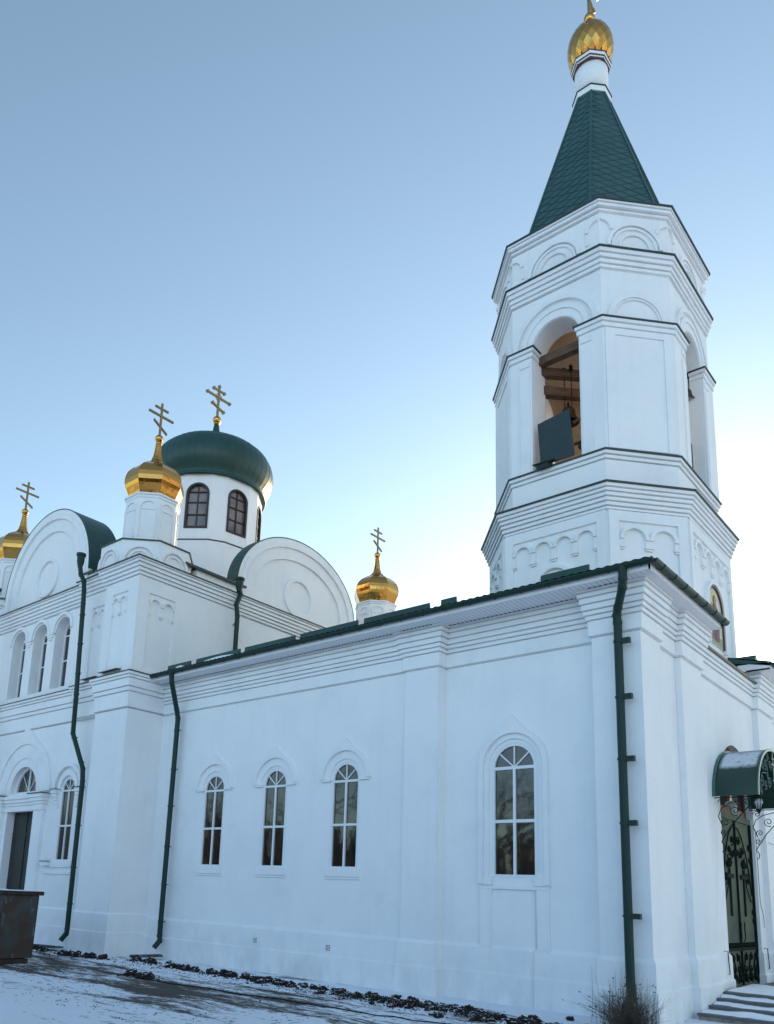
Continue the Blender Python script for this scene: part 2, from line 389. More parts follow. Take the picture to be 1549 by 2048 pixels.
prism(b, EF, [(3.45, -.4), (DC-DH, -.4), (DC-DH, 5.0)] + list(reversed(arc(DC, 4.6, DH, 0, 180, 18)))[0:] + [(DC+DH, -.4), (7.95, -.4), (7.95, 7.86), (3.45, 7.86)], -.6, -.13)
part('wall', b, WHITE, label='front wall around the door')
for q in ((-.6, 0, 7.95, 9.5), (-.6, -.13, 9.5, 12.2), (-.98, 0, 12.2, 13.2), (-15.3, -.98, 12.7, 13.1)):
    b = bmesh.new(); box(b, *q, -.4, ZT); part('wall', b, WHITE)
# plan outline of the low part, for cornice, frieze and plinth
OUT_A = [(-15.06, 0), (-5.62, 0), (-5.62, -.06), (-4.67, -.06), (-4.67, .25), (-.98, .25), (-.98, -.12), (0, -.12), (0, .92), (-.13, .92), (-.13, 2.12), (0, 2.12), (0, 3.45), (-.4, 3.45)]
CORN = bands(7.20, [(7.21, .05), (7.54, .08), (7.64, .11), (7.74, .14), (7.87, .17), (8.0, .20), (8.1, .225)], 8.19)
b = bmesh.new(); loft(b, OUT_A, CORN); part('cornice', b, TRIM)
b = bmesh.new(); loft(b, [(-.13, 3.3), (-.13, 8.1)], [(d, z-.0) for d, z in CORN if z < 7.99]); part('cornice', b, TRIM)
b = bmesh.new(); loft(b, [(-.4, 7.95), (0, 7.95), (0, 9.5), (-.13, 9.5), (-.13, 12.2), (0, 12.2), (0, 13.2), (-.98, 13.2)], CORN); part('cornice', b, TRIM)
b = bmesh.new(); loft(b, [(-.13, 3.3), (-.13, 8.1)], [(-.3, 7.88), (.19, 7.862), (.21, 7.90), (-.3, 8.02)]); part('flashing', b, FLASH)
PL = [(0, 1.06), (.05, .98), (.055, .52), (.085, .47), (.09, -.4)]
b = bmesh.new(); loft(b, OUT_A[:-1] + [(-.13, 3.45), (-.13, DC-DH), (-.4, DC-DH)], PL); part('plinth', b, TRIM)
b = bmesh.new(); loft(b, [(-.4, DC+DH), (-.13, DC+DH), (-.13, 7.95), (0, 7.95), (0, 9.5), (-.13, 9.5), (-.13, 12.2), (0, 12.2), (0, 13.2)], PL); part('plinth', b, TRIM)
# corner pilaster capital lines on the south face (extra band shadow) are part of the cornice loft
# windows of the nave
for c in NAVE_W:
    wo_ = window(SF, c, 2.55, 4.727, .445, -.05, (4.70, 3.62), fw=.058)
    b = bmesh.new(); ring_prism(b, SF, ogee(c, 4.75, .80, 1.03), arc(c, 4.75, .705, 0, 180, 28), -.02, .055); ring_prism(b, SF, arc(c, 4.75, .71, 0, 180, 24), arc(c, 4.75, .50, 0, 180, 24), -.02, .018)
    for s_ in (-1, 1):
        u = c+s_*.61; boxw(b, SF, u-.16, u+.16, 4.70, 4.78, -.02, .065)
    part('surround', b, TRIM, wo_)
    b = bmesh.new(); boxw(b, SF, c-.53, c+.53, 2.36, 2.56, -.02, .05); boxw(b, SF, c-.55, c+.55, 2.30, 2.36, -.02, .028); part('sill', b, TRIM, wo_)
FB = Fr((0, .25), (1, 0))
wo_ = window(FB, BWX, 2.44, 4.77, .53, -.05, (4.76, 3.62), fw=.066)
b = bmesh.new(); ring_prism(b, FB, [(BWX+.82, 2.30)] + ogee(BWX, 4.80, .82, 1.12) + [(BWX-.82, 2.30)], [(BWX+.70, 2.30)] + arc(BWX, 4.80, .70, 0, 180, 28) + [(BWX-.70, 2.30)], -.02, .055); ring_prism(b, FB, [(BWX+.71, 2.30)] + arc(BWX, 4.80, .71, 0, 180, 24) + [(BWX-.71, 2.30)], [(BWX+.585, 2.30)] + arc(BWX, 4.80, .585, 0, 180, 24) + [(BWX-.585, 2.30)], -.02, .02)
for s_ in (-1, 1): boxw(b, FB, BWX+s_*.66-.17, BWX+s_*.66+.17, 2.28, 2.46, -.02, .075)
part('surround', b, TRIM, wo_)
b = bmesh.new(); boxw(b, FB, BWX-.80, BWX+.80, 2.20, 2.285, -.02, .045); part('sill', b, TRIM, wo_)
for s_ in (-1, 1):
    b = bmesh.new(); boxw(b, FB, BWX+s_*.66-.14, BWX+s_*.66+.14, 1.0, 2.2, -.02, .045); part('panel_frame', b, TRIM, wo_)
b = bmesh.new(); tube(b, [FB.p(BWX+.46, 2.19, .02), FB.p(BWX+.47, 1.04, .015), FB.p(BWX+.44, .98, .07), FB.p(BWX+.44, .52, .075), FB.p(BWX+.44, .46, .1), FB.p(BWX+.44, -.1, .105)], .012, 6); part('cable', b, TRIM)
# vents in the plinth
for vx in (-10.25, -7.73):
    b = bmesh.new(); boxw(b, SF, vx-.08, vx+.08, .60, .76, .03, .062); vo = part('vent', b, WFRAME)
    b = bmesh.new()
    for i in range(3):
        for j in range(4): boxw(b, SF, vx-.06+i*.045, vx-.06+i*.045+.025, .62+j*.035, .62+j*.035+.018, .06, .066)
    part('vent_slots', b, IRON, vo)

# ---- eaves, soffit, gutters, roofs
ZE = 8.34; YE = -.72; XE = .48; YFE = 3.62
def board_mat(axis):
    m = mat('soffit_boards_'+axis, (.76, .76, .78), .6); n = m.node_tree; b_ = n.nodes['Principled BSDF']
    tc = [x for x in n.nodes if x.type == 'TEX_COORD'][0]; sp = n.nodes.new('ShaderNodeSeparateXYZ'); n.links.new(tc.outputs['Object'], sp.inputs[0])
    m1 = n.nodes.new('ShaderNodeMath'); m1.operation = 'PINGPONG'; m1.inputs[1].default_value = .055; n.links.new(sp.outputs[axis], m1.inputs[0])
    m2 = n.nodes.new('ShaderNodeMath'); m2.operation = 'LESS_THAN'; m2.inputs[1].default_value = .009; n.links.new(m1.outputs[0], m2.inputs[0])
    mx = n.nodes.new('ShaderNodeMix'); mx.data_type = 'RGBA'; mx.inputs['A'].default_value = (.76, .76, .78, 1); mx.inputs['B'].default_value = (.50, .50, .54, 1)
    n.links.new(m2.outputs[0], mx.inputs['Factor']); n.links.new(mx.outputs['Result'], b_.inputs['Base Color']); return m
SOFX, SOFY = board_mat('X'), board_mat('Y')
def soffit(pts, name='soffit', mm=None):
    bb = bmesh.new(); v = [bb.verts.new((x, y, 8.175)) for x, y in pts]; bb.faces.new(v)
    v2 = [bb.verts.new((x, y, 8.20)) for x, y in pts]; bb.faces.new(list(reversed(v2)))
    for i in range(len(pts)):
        j = (i+1) % len(pts); bb.faces.new([v[j], v[i], v2[i], v2[j]])
    return part(name, bb, mm or SOFX)
soffit([(-15.05, YE+.08), (XE-.08, YE+.08), (-.1, -.08), (-.9, .06), (-15.05, .06)])
soffit([(XE-.08, YE+.08), (XE-.08, YFE-.03), (-.1, YFE-.03), (-.1, -.08)], mm=SOFY)
VENT = mat('vent_strip', (.5, .5, .53), .7); n = VENT.node_tree; tc = [x for x in n.nodes if x.type == 'TEX_COORD'][0]; sp = n.nodes.new('ShaderNodeSeparateXYZ'); n.links.new(tc.outputs['Object'], sp.inputs[0])
m1 = n.nodes.new('ShaderNodeMath'); m1.operation = 'PINGPONG'; m1.inputs[1].default_value = .055; n.links.new(sp.outputs['X'], m1.inputs[0]); m2 = n.nodes.new('ShaderNodeMath'); m2.operation = 'LESS_THAN'; m2.inputs[1].default_value = .028; n.links.new(m1.outputs[0], m2.inputs[0])
mx = n.nodes.new('ShaderNodeMix'); mx.data_type = 'RGBA'; mx.inputs['A'].default_value = (.6, .6, .63, 1); mx.inputs['B'].default_value = (.02, .025, .03, 1); n.links.new(m2.outputs[0], mx.inputs['Factor']); n.links.new(mx.outputs['Result'], n.nodes['Principled BSDF'].inputs['Base Color'])
for (u0, u1, off_) in ((-14.9, -5.7, .238), (-5.6, -4.72, .298), (-4.6, -1.05, -.012), (-.95, -.15, .358)):      # perforated vent strip along the wall
    b = bmesh.new(); boxw(b, SF, u0, u1, 8.160, 8.174, off_, off_+.014); part('soffit_vent', b, VENT)
b = bmesh.new(); boxw(b, SF, -15.05, XE-.05, 8.17, 8.30, -YE-.08, -YE-.05); box(b, XE-.08, XE-.05, YE+.05, YFE, 8.17, 8.30)
box(b, -.1, XE-.05, YFE-.03, YFE+.02, 8.17, 8.30)
part('fascia', b, SOFFIT)
def gutter(pa, pb, r=.085):
    bb = bmesh.new(); a, c = Vector(pa), Vector(pb); d = (c-a).normalized(); s_ = Vector((-d.y, d.x, 0)); n = 10
    rings = []
    for q in (a, c):
        rings.append([bb.verts.new(q + s_*rr*math.cos(math.pi+math.pi*k/n) + Vector((0, 0, rr*math.sin(math.pi+math.pi*k/n)))) for rr, kk in ((r, range(n+1)), (r-.008, range(n, -1, -1))) for k in kk])
    m_ = len(rings[0])
    for k in range(m_): bb.faces.new([rings[0][k], rings[0][(k+1) % m_], rings[1][(k+1) % m_], rings[1][k]])
    bb.faces.new(rings[0][:n+1]); bb.faces.new(rings[1][:n+1])
    g_ = part('gutter', bb, DGREEN)
    L_ = (c-a).length; t = .4
    while t < L_:
        bb = bmesh.new(); q = a+d*t; tube(bb, [q + s_*(r+.006)*math.cos(math.pi+math.pi*k/n) + Vector((0, 0, (r+.006)*math.sin(math.pi+math.pi*k/n))) for k in range(n+1)], .007, 5); t += .62
        part('gutter_bracket', bb, DGREEN, g_)
gutter((-15.0, YE-.02, ZE-.01), (XE+.05, YE-.02, ZE-.01)); gutter((XE+.03, YE, ZE-.01), (XE+.03, YFE+.1, ZE-.01))
SL = .25
def roof_z(y): return ZE+.05+SL*(y-YE)
b = bmesh.new()                                            # corrugated south slope
xs_ = [-15.05+i*.045 for i in range(int((15.05+XE+.02)/.045))]
ysr = [YE-.03, YE+.3, 1.0, 3.0, 6.55]
def rx(x): return .011*math.cos(2*math.pi*x/.18)
gg = []
for x in xs_:
    row = []
    for y in ysr:
        ym = min(y, YE + max(0.001, XE+.02-x)) if x > XE-7.4 else y
        row.append(b.verts.new((x, max(ym, YE-.03), roof_z(max(ym, YE-.03))+rx(x))))
    gg.append(row)
for i in range(len(xs_)-1):
    for j in range(len(ysr)-1):
        try: b.faces.new([gg[i][j], gg[i+1][j], gg[i+1][j+1], gg[i][j+1]])
        except ValueError: pass
part('roof', b, GREEN, label='low green corrugated roof over the nave')
b = bmesh.new()
v = [b.verts.new(q) for q in ((XE+.01, YE, ZE+.05), (XE+.01, YFE+.06, ZE+.05), (XE-(YFE+.06-YE), YFE+.06, ZE+.05+SL*(YFE+.06-YE)))]; b.faces.new(v)
v2 = [b.verts.new(q) for q in ((XE+.01, YFE+.055, ZE+.04), (XE-(YFE-YE), YFE+.055, ZE+SL*(YFE-YE)), (-.6, YFE+.055, 8.2), (XE-.05, YFE+.055, 8.2))]; b.faces.new(v2)
part('roof', b, GREEN, label='small hip of green roof over the front left corner')
# mirrored roof end right of the tower front
YG = 7.55
b = bmesh.new()
P_ = [(XE+.02, YG, ZE+.02), (XE+.02, 13.9, ZE+.02), (-15.05, 13.9, ZE+.05), (-15.05, 6.55, roof_z(6.55)), (-6.8, 6.55, roof_z(6.55)), (-5.8, YG, roof_z(5.6))]
vv = [b.verts.new(q) for q in P_]; b.faces.new([vv[0], vv[1], vv[5]]); b.faces.new([vv[1], vv[2], vv[3], vv[4], vv[5]])
v3 = [b.verts.new(q) for q in ((XE+.02, YG, ZE-.02), (-1.6, YG, ZE+.55), (-1.6, YG, ZE+.35), (XE+.02, YG, ZE-.1))]; b.faces.new(v3)
part('roof', b, GREEN, label='green roof slope over the front right corner')
b = bmesh.new(); boxw(b, EF, YG, YG+.05, 8.16, ZE+.01, -.3, XE-.02); boxw(b, EF, YG, 13.8, 8.16, 8.19, -.1, XE-.02); boxw(b, EF, YG, 13.8, 8.17, 8.30, XE-.03, XE-.0); part('soffit', b, SOFFIT)
gutter((XE+.08, YG, ZE-.02), (XE+.08, 13.8, ZE-.02))
b = bmesh.new()                                            # little ridge cap peak of that roof
prism(b, EF, [(7.62, 8.42), (8.02, 8.42), (7.82, 8.66)], -.9, .1); part('ridge_cap', b, GREEN)
# folded green snow guards standing behind the gutter
for x0, x1 in ((-14.30, -13.22), (-12.95, -11.04), (-10.83, -8.90), (-8.70, -6.75), (-6.55, -5.15), (-4.30, -3.90), (-1.84, -.80)):
    if x0 == -6.55: x1 = -4.62
    b = bmesh.new(); z0 = roof_z(YE+.17); prism(b, EF, [(YE+.15, z0-.0), (YE+.22, z0+.0), (YE+.20, z0+.17), (YE+.17, z0+.17)], x0, x1)
    g_ = part('snow_guard', b, GREEN)
    if x0 < -11:
        b = bmesh.new(); n_ = 14
        pts = [(x0+.5+(x1-x0-.7)*i/n_, z0+.015+.035*math.sin(math.pi*i/n_)) for i in range(n_+1)]
        prism(b, Fr((0, YE+.10), (1, 0)), [(x0+.5, z0-.02)] + pts + [(x1-.2, z0-.02)], -.04, .03); part('snow_strip', b, SNOW, g_)

# ---- downpipes
def downpipe(path, r, brackets, label, hopper=None, bdir=(1, 0, 0), thick=False):
    bb = bmesh.new(); tube(bb, path, r, 12)
    for i in range(1, len(path)-1):
        q = Vector(path[i]); d = (Vector(path[i+1])-q).normalized(); tube(bb, [q-d*.03, q+d*.03], r*1.1, 12)
    p_ = part('drainpipe', bb, DGREEN, smooth=False, label=label)
    if hopper:
        bb = bmesh.new(); hx, hy, hz = hopper; lathe(bb, hx, hy, [(r, hz-.42), (r*1.6, hz-.22), (r*1.7, hz-.02), (r*2.1, hz), (r*2.1, hz+.08), (r*1.6, hz+.08)], 10); part('hopper', bb, DGREEN, p_)
    for q in brackets:
        bb = bmesh.new(); q = Vector(q); bd = Vector(bdir)
        tube(bb, [q-Vector((0, 0, .02)), q+Vector((0, 0, .02))], r*1.16, 12)
        if thick: bar(bb, q, q+bd*(r+.15), .09, .10)
        else: bar(bb, q, q+bd*(r+.13), .02, .02)
        part('bracket', bb, DGREEN, p_)
    return p_
def lerp_path(a, b_, z):
    t = (a[2]-z)/(a[2]-b_[2]); return tuple(a[i]+(b_[i]-a[i])*t for i in range(3))
A, B_ = (-.36, -.31, 7.35), (-.34, -.34, .6)
downpipe([(-.06, -.74, 8.30), (-.06, -.74, 8.05), (-.10, -.68, 7.9), (-.30, -.42, 7.62), (-.36, -.34, 7.5), A, B_, (-.30, -.38, .40), (-.38, -.5, .22)], .082,
         [lerp_path(A, B_, z) for z in (6.97, 5.86, 4.66, 3.46, 1.79)], 'thick green drainpipe at the front corner', thick=True)
A, B_ = (-14.06, -.2, 7.0), (-14.04, -.24, .55)
downpipe([(-13.86, -.74, 8.30), (-13.88, -.68, 8.0), (-14.03, -.3, 7.25), A, B_, (-13.98, -.26, .42), (-14.02, -.42, .22)], .077,
         [lerp_path(A, B_, z) for z in (6.6, 5.4, 4.3, 3.1, 2.0, .95)], 'green drainpipe where the nave meets the tall block')
P = [(-18.0, -1.78, 12.4), (-17.95, -1.75, 12.1), (-17.75, -1.72, 11.8), (-17.65, -1.74, 11.45), (-17.68, -1.70, 11.0), (-17.62, -1.62, 7.7), (-17.78, -1.5, 6.66), (-17.30, -1.30, 5.5), (-17.28, -1.28, 5.1), (-17.24, -1.30, .55), (-17.22, -1.32, .42), (-17.30, -1.45, .2)]
downpipe(P, .077, [lerp_path(P[4], P[5], z) for z in (10.6, 9.6, 8.6, 7.9)] + [lerp_path(P[6], P[7], 6.5), lerp_path(P[6], P[7], 5.7)] + [lerp_path(P[8], P[9], z) for z in (4.9, 3.7, 2.4, 1.3)],
         'long bent green drainpipe left of the tall block corner', hopper=(-18.0, -1.78, 12.75))
downpipe([(-14.72, 2.5, 12.2), (-14.72, 2.58, 12.0), (-14.72, 2.42, 11.6), (-14.72, 2.5, 11.2), (-14.74, 2.52, 8.5)], .085, [(-14.74, 2.5, 10.9)], 'short green drainpipe above the nave roof', hopper=(-14.72, 2.5, 12.5), bdir=(-1, 0, 0))
downpipe([(-23.95, -1.75, 12.6), (-23.9, -1.75, 11.8), (-24.0, -1.7, 10.9), (-23.95, -1.6, 8.0), (-23.9, -1.4, .4)], .085, [(-23.98, -1.68, 10.4)], 'green drainpipe at the left edge', hopper=(-23.95, -1.78, 12.85))

# ---- front door, transom, canopy, steps
dr = bmesh.new()
for a, c in ((DC-DH+.04, DC-.008), (DC+.008, DC+DH-.04)): boxw(dr, EF, a, c, .28, 4.12, -.31, -.25)
door = part('door', dr, DOORG, label='double leaf green metal door with wrought iron scrolls')
b = bmesh.new()
for z0, z1 in ((.24, .30), (4.10, 4.24)): boxw(b, EF, DC-DH, DC+DH, z0, z1, -.33, -.21)
for y in (DC-DH, DC+DH-.07): boxw(b, EF, y, y+.07, .30, 4.10, -.33, -.22)
part('door_frame', b, DOORG, door)
def scroll(c, r, turns, a0, sgn=1, n=26, fr=EF, d=-.225, grow=.12):
    pts = []
    for i in range(n+1):
        t = i/n; a = a0+sgn*turns*2*math.pi*t; rr = r*(grow+(1-grow)*t); pts.append(fr.p(c[0]+rr*math.cos(a), c[1]+rr*math.sin(a), d))
    return pts
b = bmesh.new()
for s_ in (-1, 1):
    tube(b, [EF.p(DC+s_*u, z, -.225) for u, z in ((.02, 3.95), (.25, 3.93), (.55, 3.70), (.85, 3.25), (1.03, 2.75), (1.12, 2.35))], .015, 6)
    tube(b, [EF.p(DC+s_*u, z, -.225) for u, z in ((1.15, 2.20), (1.0, 2.22), (.72, 2.55), (.62, 2.95), (.66, 3.25))], .013, 6)
    for cu, cz, r_ in ((.88, 2.72, .17), (.25, 3.62, .13), (.52, 3.38, .12), (.13, 3.33, .09), (.34, 3.28, .10), (.72, 3.05, .09), (1.14, 3.5, .10), (1.16, 3.2, .08), (1.18, 1.95, .08), (1.19, 1.75, .06)):
        tube(b, scroll((DC+s_*cu, cz), r_, 1.4, .6, s_), .014, 6)
        lathe(b, -.225, DC+s_*cu, [(.035, cz-.05), (.05, cz), (.03, cz+.05)], 8)
    # lower grille
    for u in (.22, .62, 1.02):
        tube(b, [EF.p(DC+s_*(u+q), z, -.225) for q, z in ((.16, 1.02), (.02, .86), (-.10, .66), (.05, .50), (.16, .34))], .016, 6)
        tube(b, scroll((DC+s_*(u+.02), .62), .12, 1.3, 1.5, -s_), .015, 6)
        lathe(b, -.225, DC+s_*u, [(.02, .36), (.07, .44), (.05, .54), (.01, .58)], 8)
        lathe(b, -.225, DC+s_*(u+.1), [(.02, .84), (.05, .9), (.04, .98)], 8)
    tube(b, [EF.p(DC+s_*.15+q, z, -.19) for q, z in ((.03, 1.72), (.10, 1.68), (.06, 1.58), (.09, 1.38), (.03, 1.30), (-.04, 1.28))], .014, 6)
for i in range(16): lathe(b, -.225, DC-1.14+i*.152, [(.03, 1.14), (.055, 1.19), (.02, 1.25)], 6)
boxw(b, EF, DC-DH+.05, DC+DH-.05, 1.07, 1.14, -.25, -.215)
boxw(b, EF, DC-.015, DC+.015, .3, 4.1, -.26, -.205); boxw(b, EF, DC+DH-.09, DC+DH-.02, .3, 4.1, -.25, -.20)
part('iron_scrollwork', b, IRON, door)
for s_ in (-1, 1):
    b = bmesh.new(); c = DC+s_*.55
    boxw(b, EF, c-.035, c+.035, 1.85, 2.95, -.25, -.215)
    boxw(b, EF, c-.26, c+.26, 2.72, 2.82, -.25, -.21)
    for q in ((0, 3.02), (0, 3.14), (-.07, 3.08), (.07, 3.08)): lathe(b, -.225, c+q[0], [(.03, q[1]-.05), (.05, q[1]), (.03, q[1]+.05)], 8)
    part('door_cross', b, IRON, door)
# transom with stained red-brown frame
b = bmesh.new(); out = [(DC-DH, 4.24), (DC+DH, 4.24)] + arc(DC, 4.6, DH, 0, 180, 20)
inn = [(DC-DH+.12, 4.42), (DC+DH-.12, 4.42)] + arc(DC, 4.6, DH-.12, 0, 180, 20)
prism(b, EF, out, -.40, -.30, holes=[inn]); boxw(b, EF, DC-.13, DC+.13, 4.41, 5.82, -.395, -.31)
boxw(b, EF, DC-DH, DC+DH, 4.24, 4.42, -.36, -.29)
tr = part('transom_window', b, mat('red_brown_frame', (.14, .045, .03), .55, var=((.07, .03, .025), 6, .4, .6)))
b = bmesh.new(); prism(b, EF, out, -.44, -.37); part('pane', b, PANEG, tr)
b = bmesh.new()
tube(b, [EF.p(DC+.075*math.cos(a*.5236), 4.86+.09*math.sin(a*.5236), -.30) for a in range(13)], .016, 6)
tube(b, [EF.p(DC+q, z, -.30) for q, z in ((-.07, 4.50), (0, 4.70), (.07, 4.50))], .014, 6); tube(b, [EF.p(DC-.05, 4.58, -.30), EF.p(DC+.05, 4.58, -.30)], .012, 6)
tube(b, [EF.p(DC+.075*math.cos(a*.5236), 5.10+.09*math.sin(a*.5236), -.30) for a in range(13)], .016, 6)
part('gilt_ornament', b, GOLD, tr)
# barrel canopy
CY, CHW, CZ0, CHH, CD = 5.62, 1.42, 4.47, 1.20, .80
def el(r=0., a0=0, a1=180, n=28): return [(CY+(CHW+r)*math.cos(R(a0+(a1-a0)*i/n)), CZ0+(CHH+r)*math.sin(R(a0+(a1-a0)*i/n))) for i in range(n+1)]
b = bmesh.new(); ring_prism(b, EF, el(), el(-.025), -.12, CD); 
CANM = mat('canopy_sheet', (.006, .038, .030), .30); n = CANM.node_tree; L_ = n.links.new; N_ = n.nodes.new; tc = [x for x in n.nodes if x.type == 'TEX_COORD'][0]
sp = N_('ShaderNodeSeparateXYZ'); L_(tc.outputs['Object'], sp.inputs[0]); cn = N_('ShaderNodeTexNoise'); cn.inputs['Scale'].default_value = 5; cn.inputs['Detail'].default_value = 9; cn.inputs['Roughness'].default_value = .75; L_(tc.outputs['Object'], cn.inputs['Vector'])
def ramp_(sock, a, c):
    r_ = N_('ShaderNodeMapRange'); r_.interpolation_type = 'SMOOTHSTEP'; r_.inputs['From Min'].default_value = a; r_.inputs['From Max'].default_value = c; L_(sock, r_.inputs['Value']); return r_.outputs['Result']
def mul_(a, c):
    x = N_('ShaderNodeMath'); x.operation = 'MULTIPLY'; L_(a, x.inputs[0]); L_(c, x.inputs[1]); return x.outputs[0]
zz = N_('ShaderNodeMath'); zz.operation = 'MULTIPLY_ADD'; zz.inputs[1].default_value = .22; L_(cn.outputs['Fac'], zz.inputs[0]); L_(sp.outputs['Z'], zz.inputs[2])
msk = mul_(mul_(ramp_(zz.outputs[0], 5.20, 5.34), ramp_(zz.outputs[0], 5.76, 5.62)), mul_(ramp_(sp.outputs['X'], -.06, .05), ramp_(sp.outputs['X'], .79, .70)))
msk = mul_(msk, ramp_(cn.outputs['Fac'], .25, .52)); msk = mul_(msk, ramp_(sp.outputs['Y'], 5.6, 5.5))
mx = N_('ShaderNodeMix'); mx.data_type = 'RGBA'; mx.inputs['A'].default_value = (.006, .038, .030, 1); mx.inputs['B'].default_value = (.60, .64, .70, 1); L_(msk, mx.inputs['Factor']); L_(mx.outputs['Result'], n.nodes['Principled BSDF'].inputs['Base Color'])
rr_ = N_('ShaderNodeMapRange'); rr_.inputs['To Min'].default_value = .30; rr_.inputs['To Max'].default_value = .9; L_(msk, rr_.inputs['Value']); L_(rr_.outputs['Result'], n.nodes['Principled BSDF'].inputs['Roughness'])
can = part('canopy', b, CANM, label='barrel shaped green sheet metal canopy over the front door')
b = bmesh.new(); ring_prism(b, EF, el(.022), el(-.04), CD, CD+.03); ring_prism(b, EF, el(.03), el(-.03), -.125, -.06); part('canopy_rim', b, mat('rim_green', (.05, .13, .11), .35), can)
b = bmesh.new()
def sc2(c, r, turns, a0, sg, rad=.011, d=CD+.015): tube(b, scroll(c, r, turns, a0, sg, fr=EF, d=d), rad, 5)
for s_ in (-1, 1):
    for cu, cz, r_, a0 in ((1.05, .38, .16, 0), (.78, .30, .12, 1), (1.18, .12, .10, 2), (.70, .78, .14, 1), (.48, .98, .10, .5), (.95, .70, .10, 2), (.40, .42, .14, 0), (.30, .80, .12, 2)):
        sc2((CY+s_*cu, CZ0+cz), r_, 1.5, a0, s_)
    tube(b, [EF.p(CY+s_*u, CZ0+z, CD+.015) for u, z in ((1.36, .05), (1.18, .30), (.98, .55), (.62, .58), (.45, .25))], .011, 5)
    tube(b, [EF.p(CY+s_*u, CZ0+z, CD+.015) for u, z in ((1.22, .58), (.80, .92), (.55, .75), (.50, .45))], .011, 5)
boxw(b, EF, CY-.015, CY+.015, CZ0+.15, CZ0+1.14, CD, CD+.02); boxw(b, EF, CY-.14, CY+.14, CZ0+.84, CZ0+.87, CD, CD+.02); boxw(b, EF, CY-.08, CY+.08, CZ0+.98, CZ0+1.01, CD, CD+.02)
bar(b, EF.p(CY-.09, CZ0+.50, CD+.01), EF.p(CY+.09, CZ0+.42, CD+.01), .02, .02)
part('iron_scrollwork', b, mat('painted_iron', (.05, .11, .10), .4), can)
for yb in (CY-CHW+.04, CY+CHW-.04):
    b = bmesh.new(); XF = Fr((0, yb), (1, 0))
    def sx(c, r, t, a0, sg=1): tube(b, scroll(c, r, t, a0, sg, fr=XF, d=0), .010, 5)
    tube(b, [XF.p(x, z) for x, z in ((-.1, CZ0-.03), (.4, CZ0-.03), (CD, CZ0-.03))], .012, 6)
    tube(b, [XF.p(x, z) for x, z in ((CD-.02, CZ0-.06), (.52, CZ0-.32), (.25, CZ0-.62), (.03, CZ0-.95), (.0, CZ0-1.02), (.06, CZ0-1.10), (.05, CZ0-1.2), (0, CZ0-1.24))], .011, 6)
    tube(b, [XF.p(x, z) for x, z in ((.02, CZ0-.62), (-.04, CZ0-.45), (.02, CZ0-.28), (.20, CZ0-.16), (.45, CZ0-.10))], .010, 6)
    for cx_, cz_, r_, t0 in ((.06, CZ0-.13, .085, 0), (.56, CZ0-.15, .09, 1), (.31, CZ0-.33, .11, 2), (.10, CZ0-.60, .085, 1), (.05, CZ0-.80, .07, 3), (.70, CZ0-.09, .05, 0)): sx((cx_, cz_), r_, 1.5, t0)
    part('iron_bracket', b, IRON, can)
def lantern(x, y, z):
    t = tag(empty('lantern', (x, y, z)))
    b = bmesh.new(); lathe(b, 0, 0, [(.02, .0), (.025, -.06), (.09, -.12), (.12, -.16), (.10, -.18)], 8)
    for k in range(8):
        a = k*math.pi/4; bar(b, (.095*math.cos(a), .095*math.sin(a), -.17), (.05*math.cos(a), .05*math.sin(a), -.42), .012, .012)
    lathe(b, 0, 0, [(.055, -.41), (.05, -.44), (.015, -.50)], 8); part('lantern_cage', b, IRON, t)
    b = bmesh.new(); lathe(b, 0, 0, [(.085, -.175), (.09, -.25), (.045, -.41)], 12); part('lantern_glass', b, LAMPG, t, smooth=True)
    return t
tag(lantern(CD-.03, CY-CHW+.12, CZ0+.10), 'small iron lantern hanging from the front corner of the door canopy', 'lantern')
b = bmesh.new(); bar(b, EF.p(DC-DH-.02, 4.36, -.02), EF.p(DC-DH-.02, 4.36, .16), .06, .10); lathe(b, .16, DC-DH-.02, [(.03, 4.36), (.07, 4.30), (.06, 4.14), (.03, 4.08)], 8)
part('wall_lamp', b, LAMPG)
for y in (4.42, 7.62):
    b = bmesh.new(); tube(b, [EF.p(y-.03, 1.10, -.14), EF.p(y, 1.10, -.06), EF.p(y, .62, -.04), EF.p(y+.03, .60, -.14)], .012, 6); part('wall_hook', b, IRON)
b = bmesh.new(); tube(b, [EF.p(7.5, 3.9, -.12), EF.p(7.9, 3.72, -.10), EF.p(8.2, 3.72, .03), EF.p(9.2, 3.66, .03)], .008, 5); tube(b, [EF.p(7.48, 4.0, -.12), EF.p(7.50, 2.2, -.12), EF.p(7.62, 1.9, -.1), EF.p(7.66, 1.6, -.1)], .009, 5); part('cable', b, LAMPG)

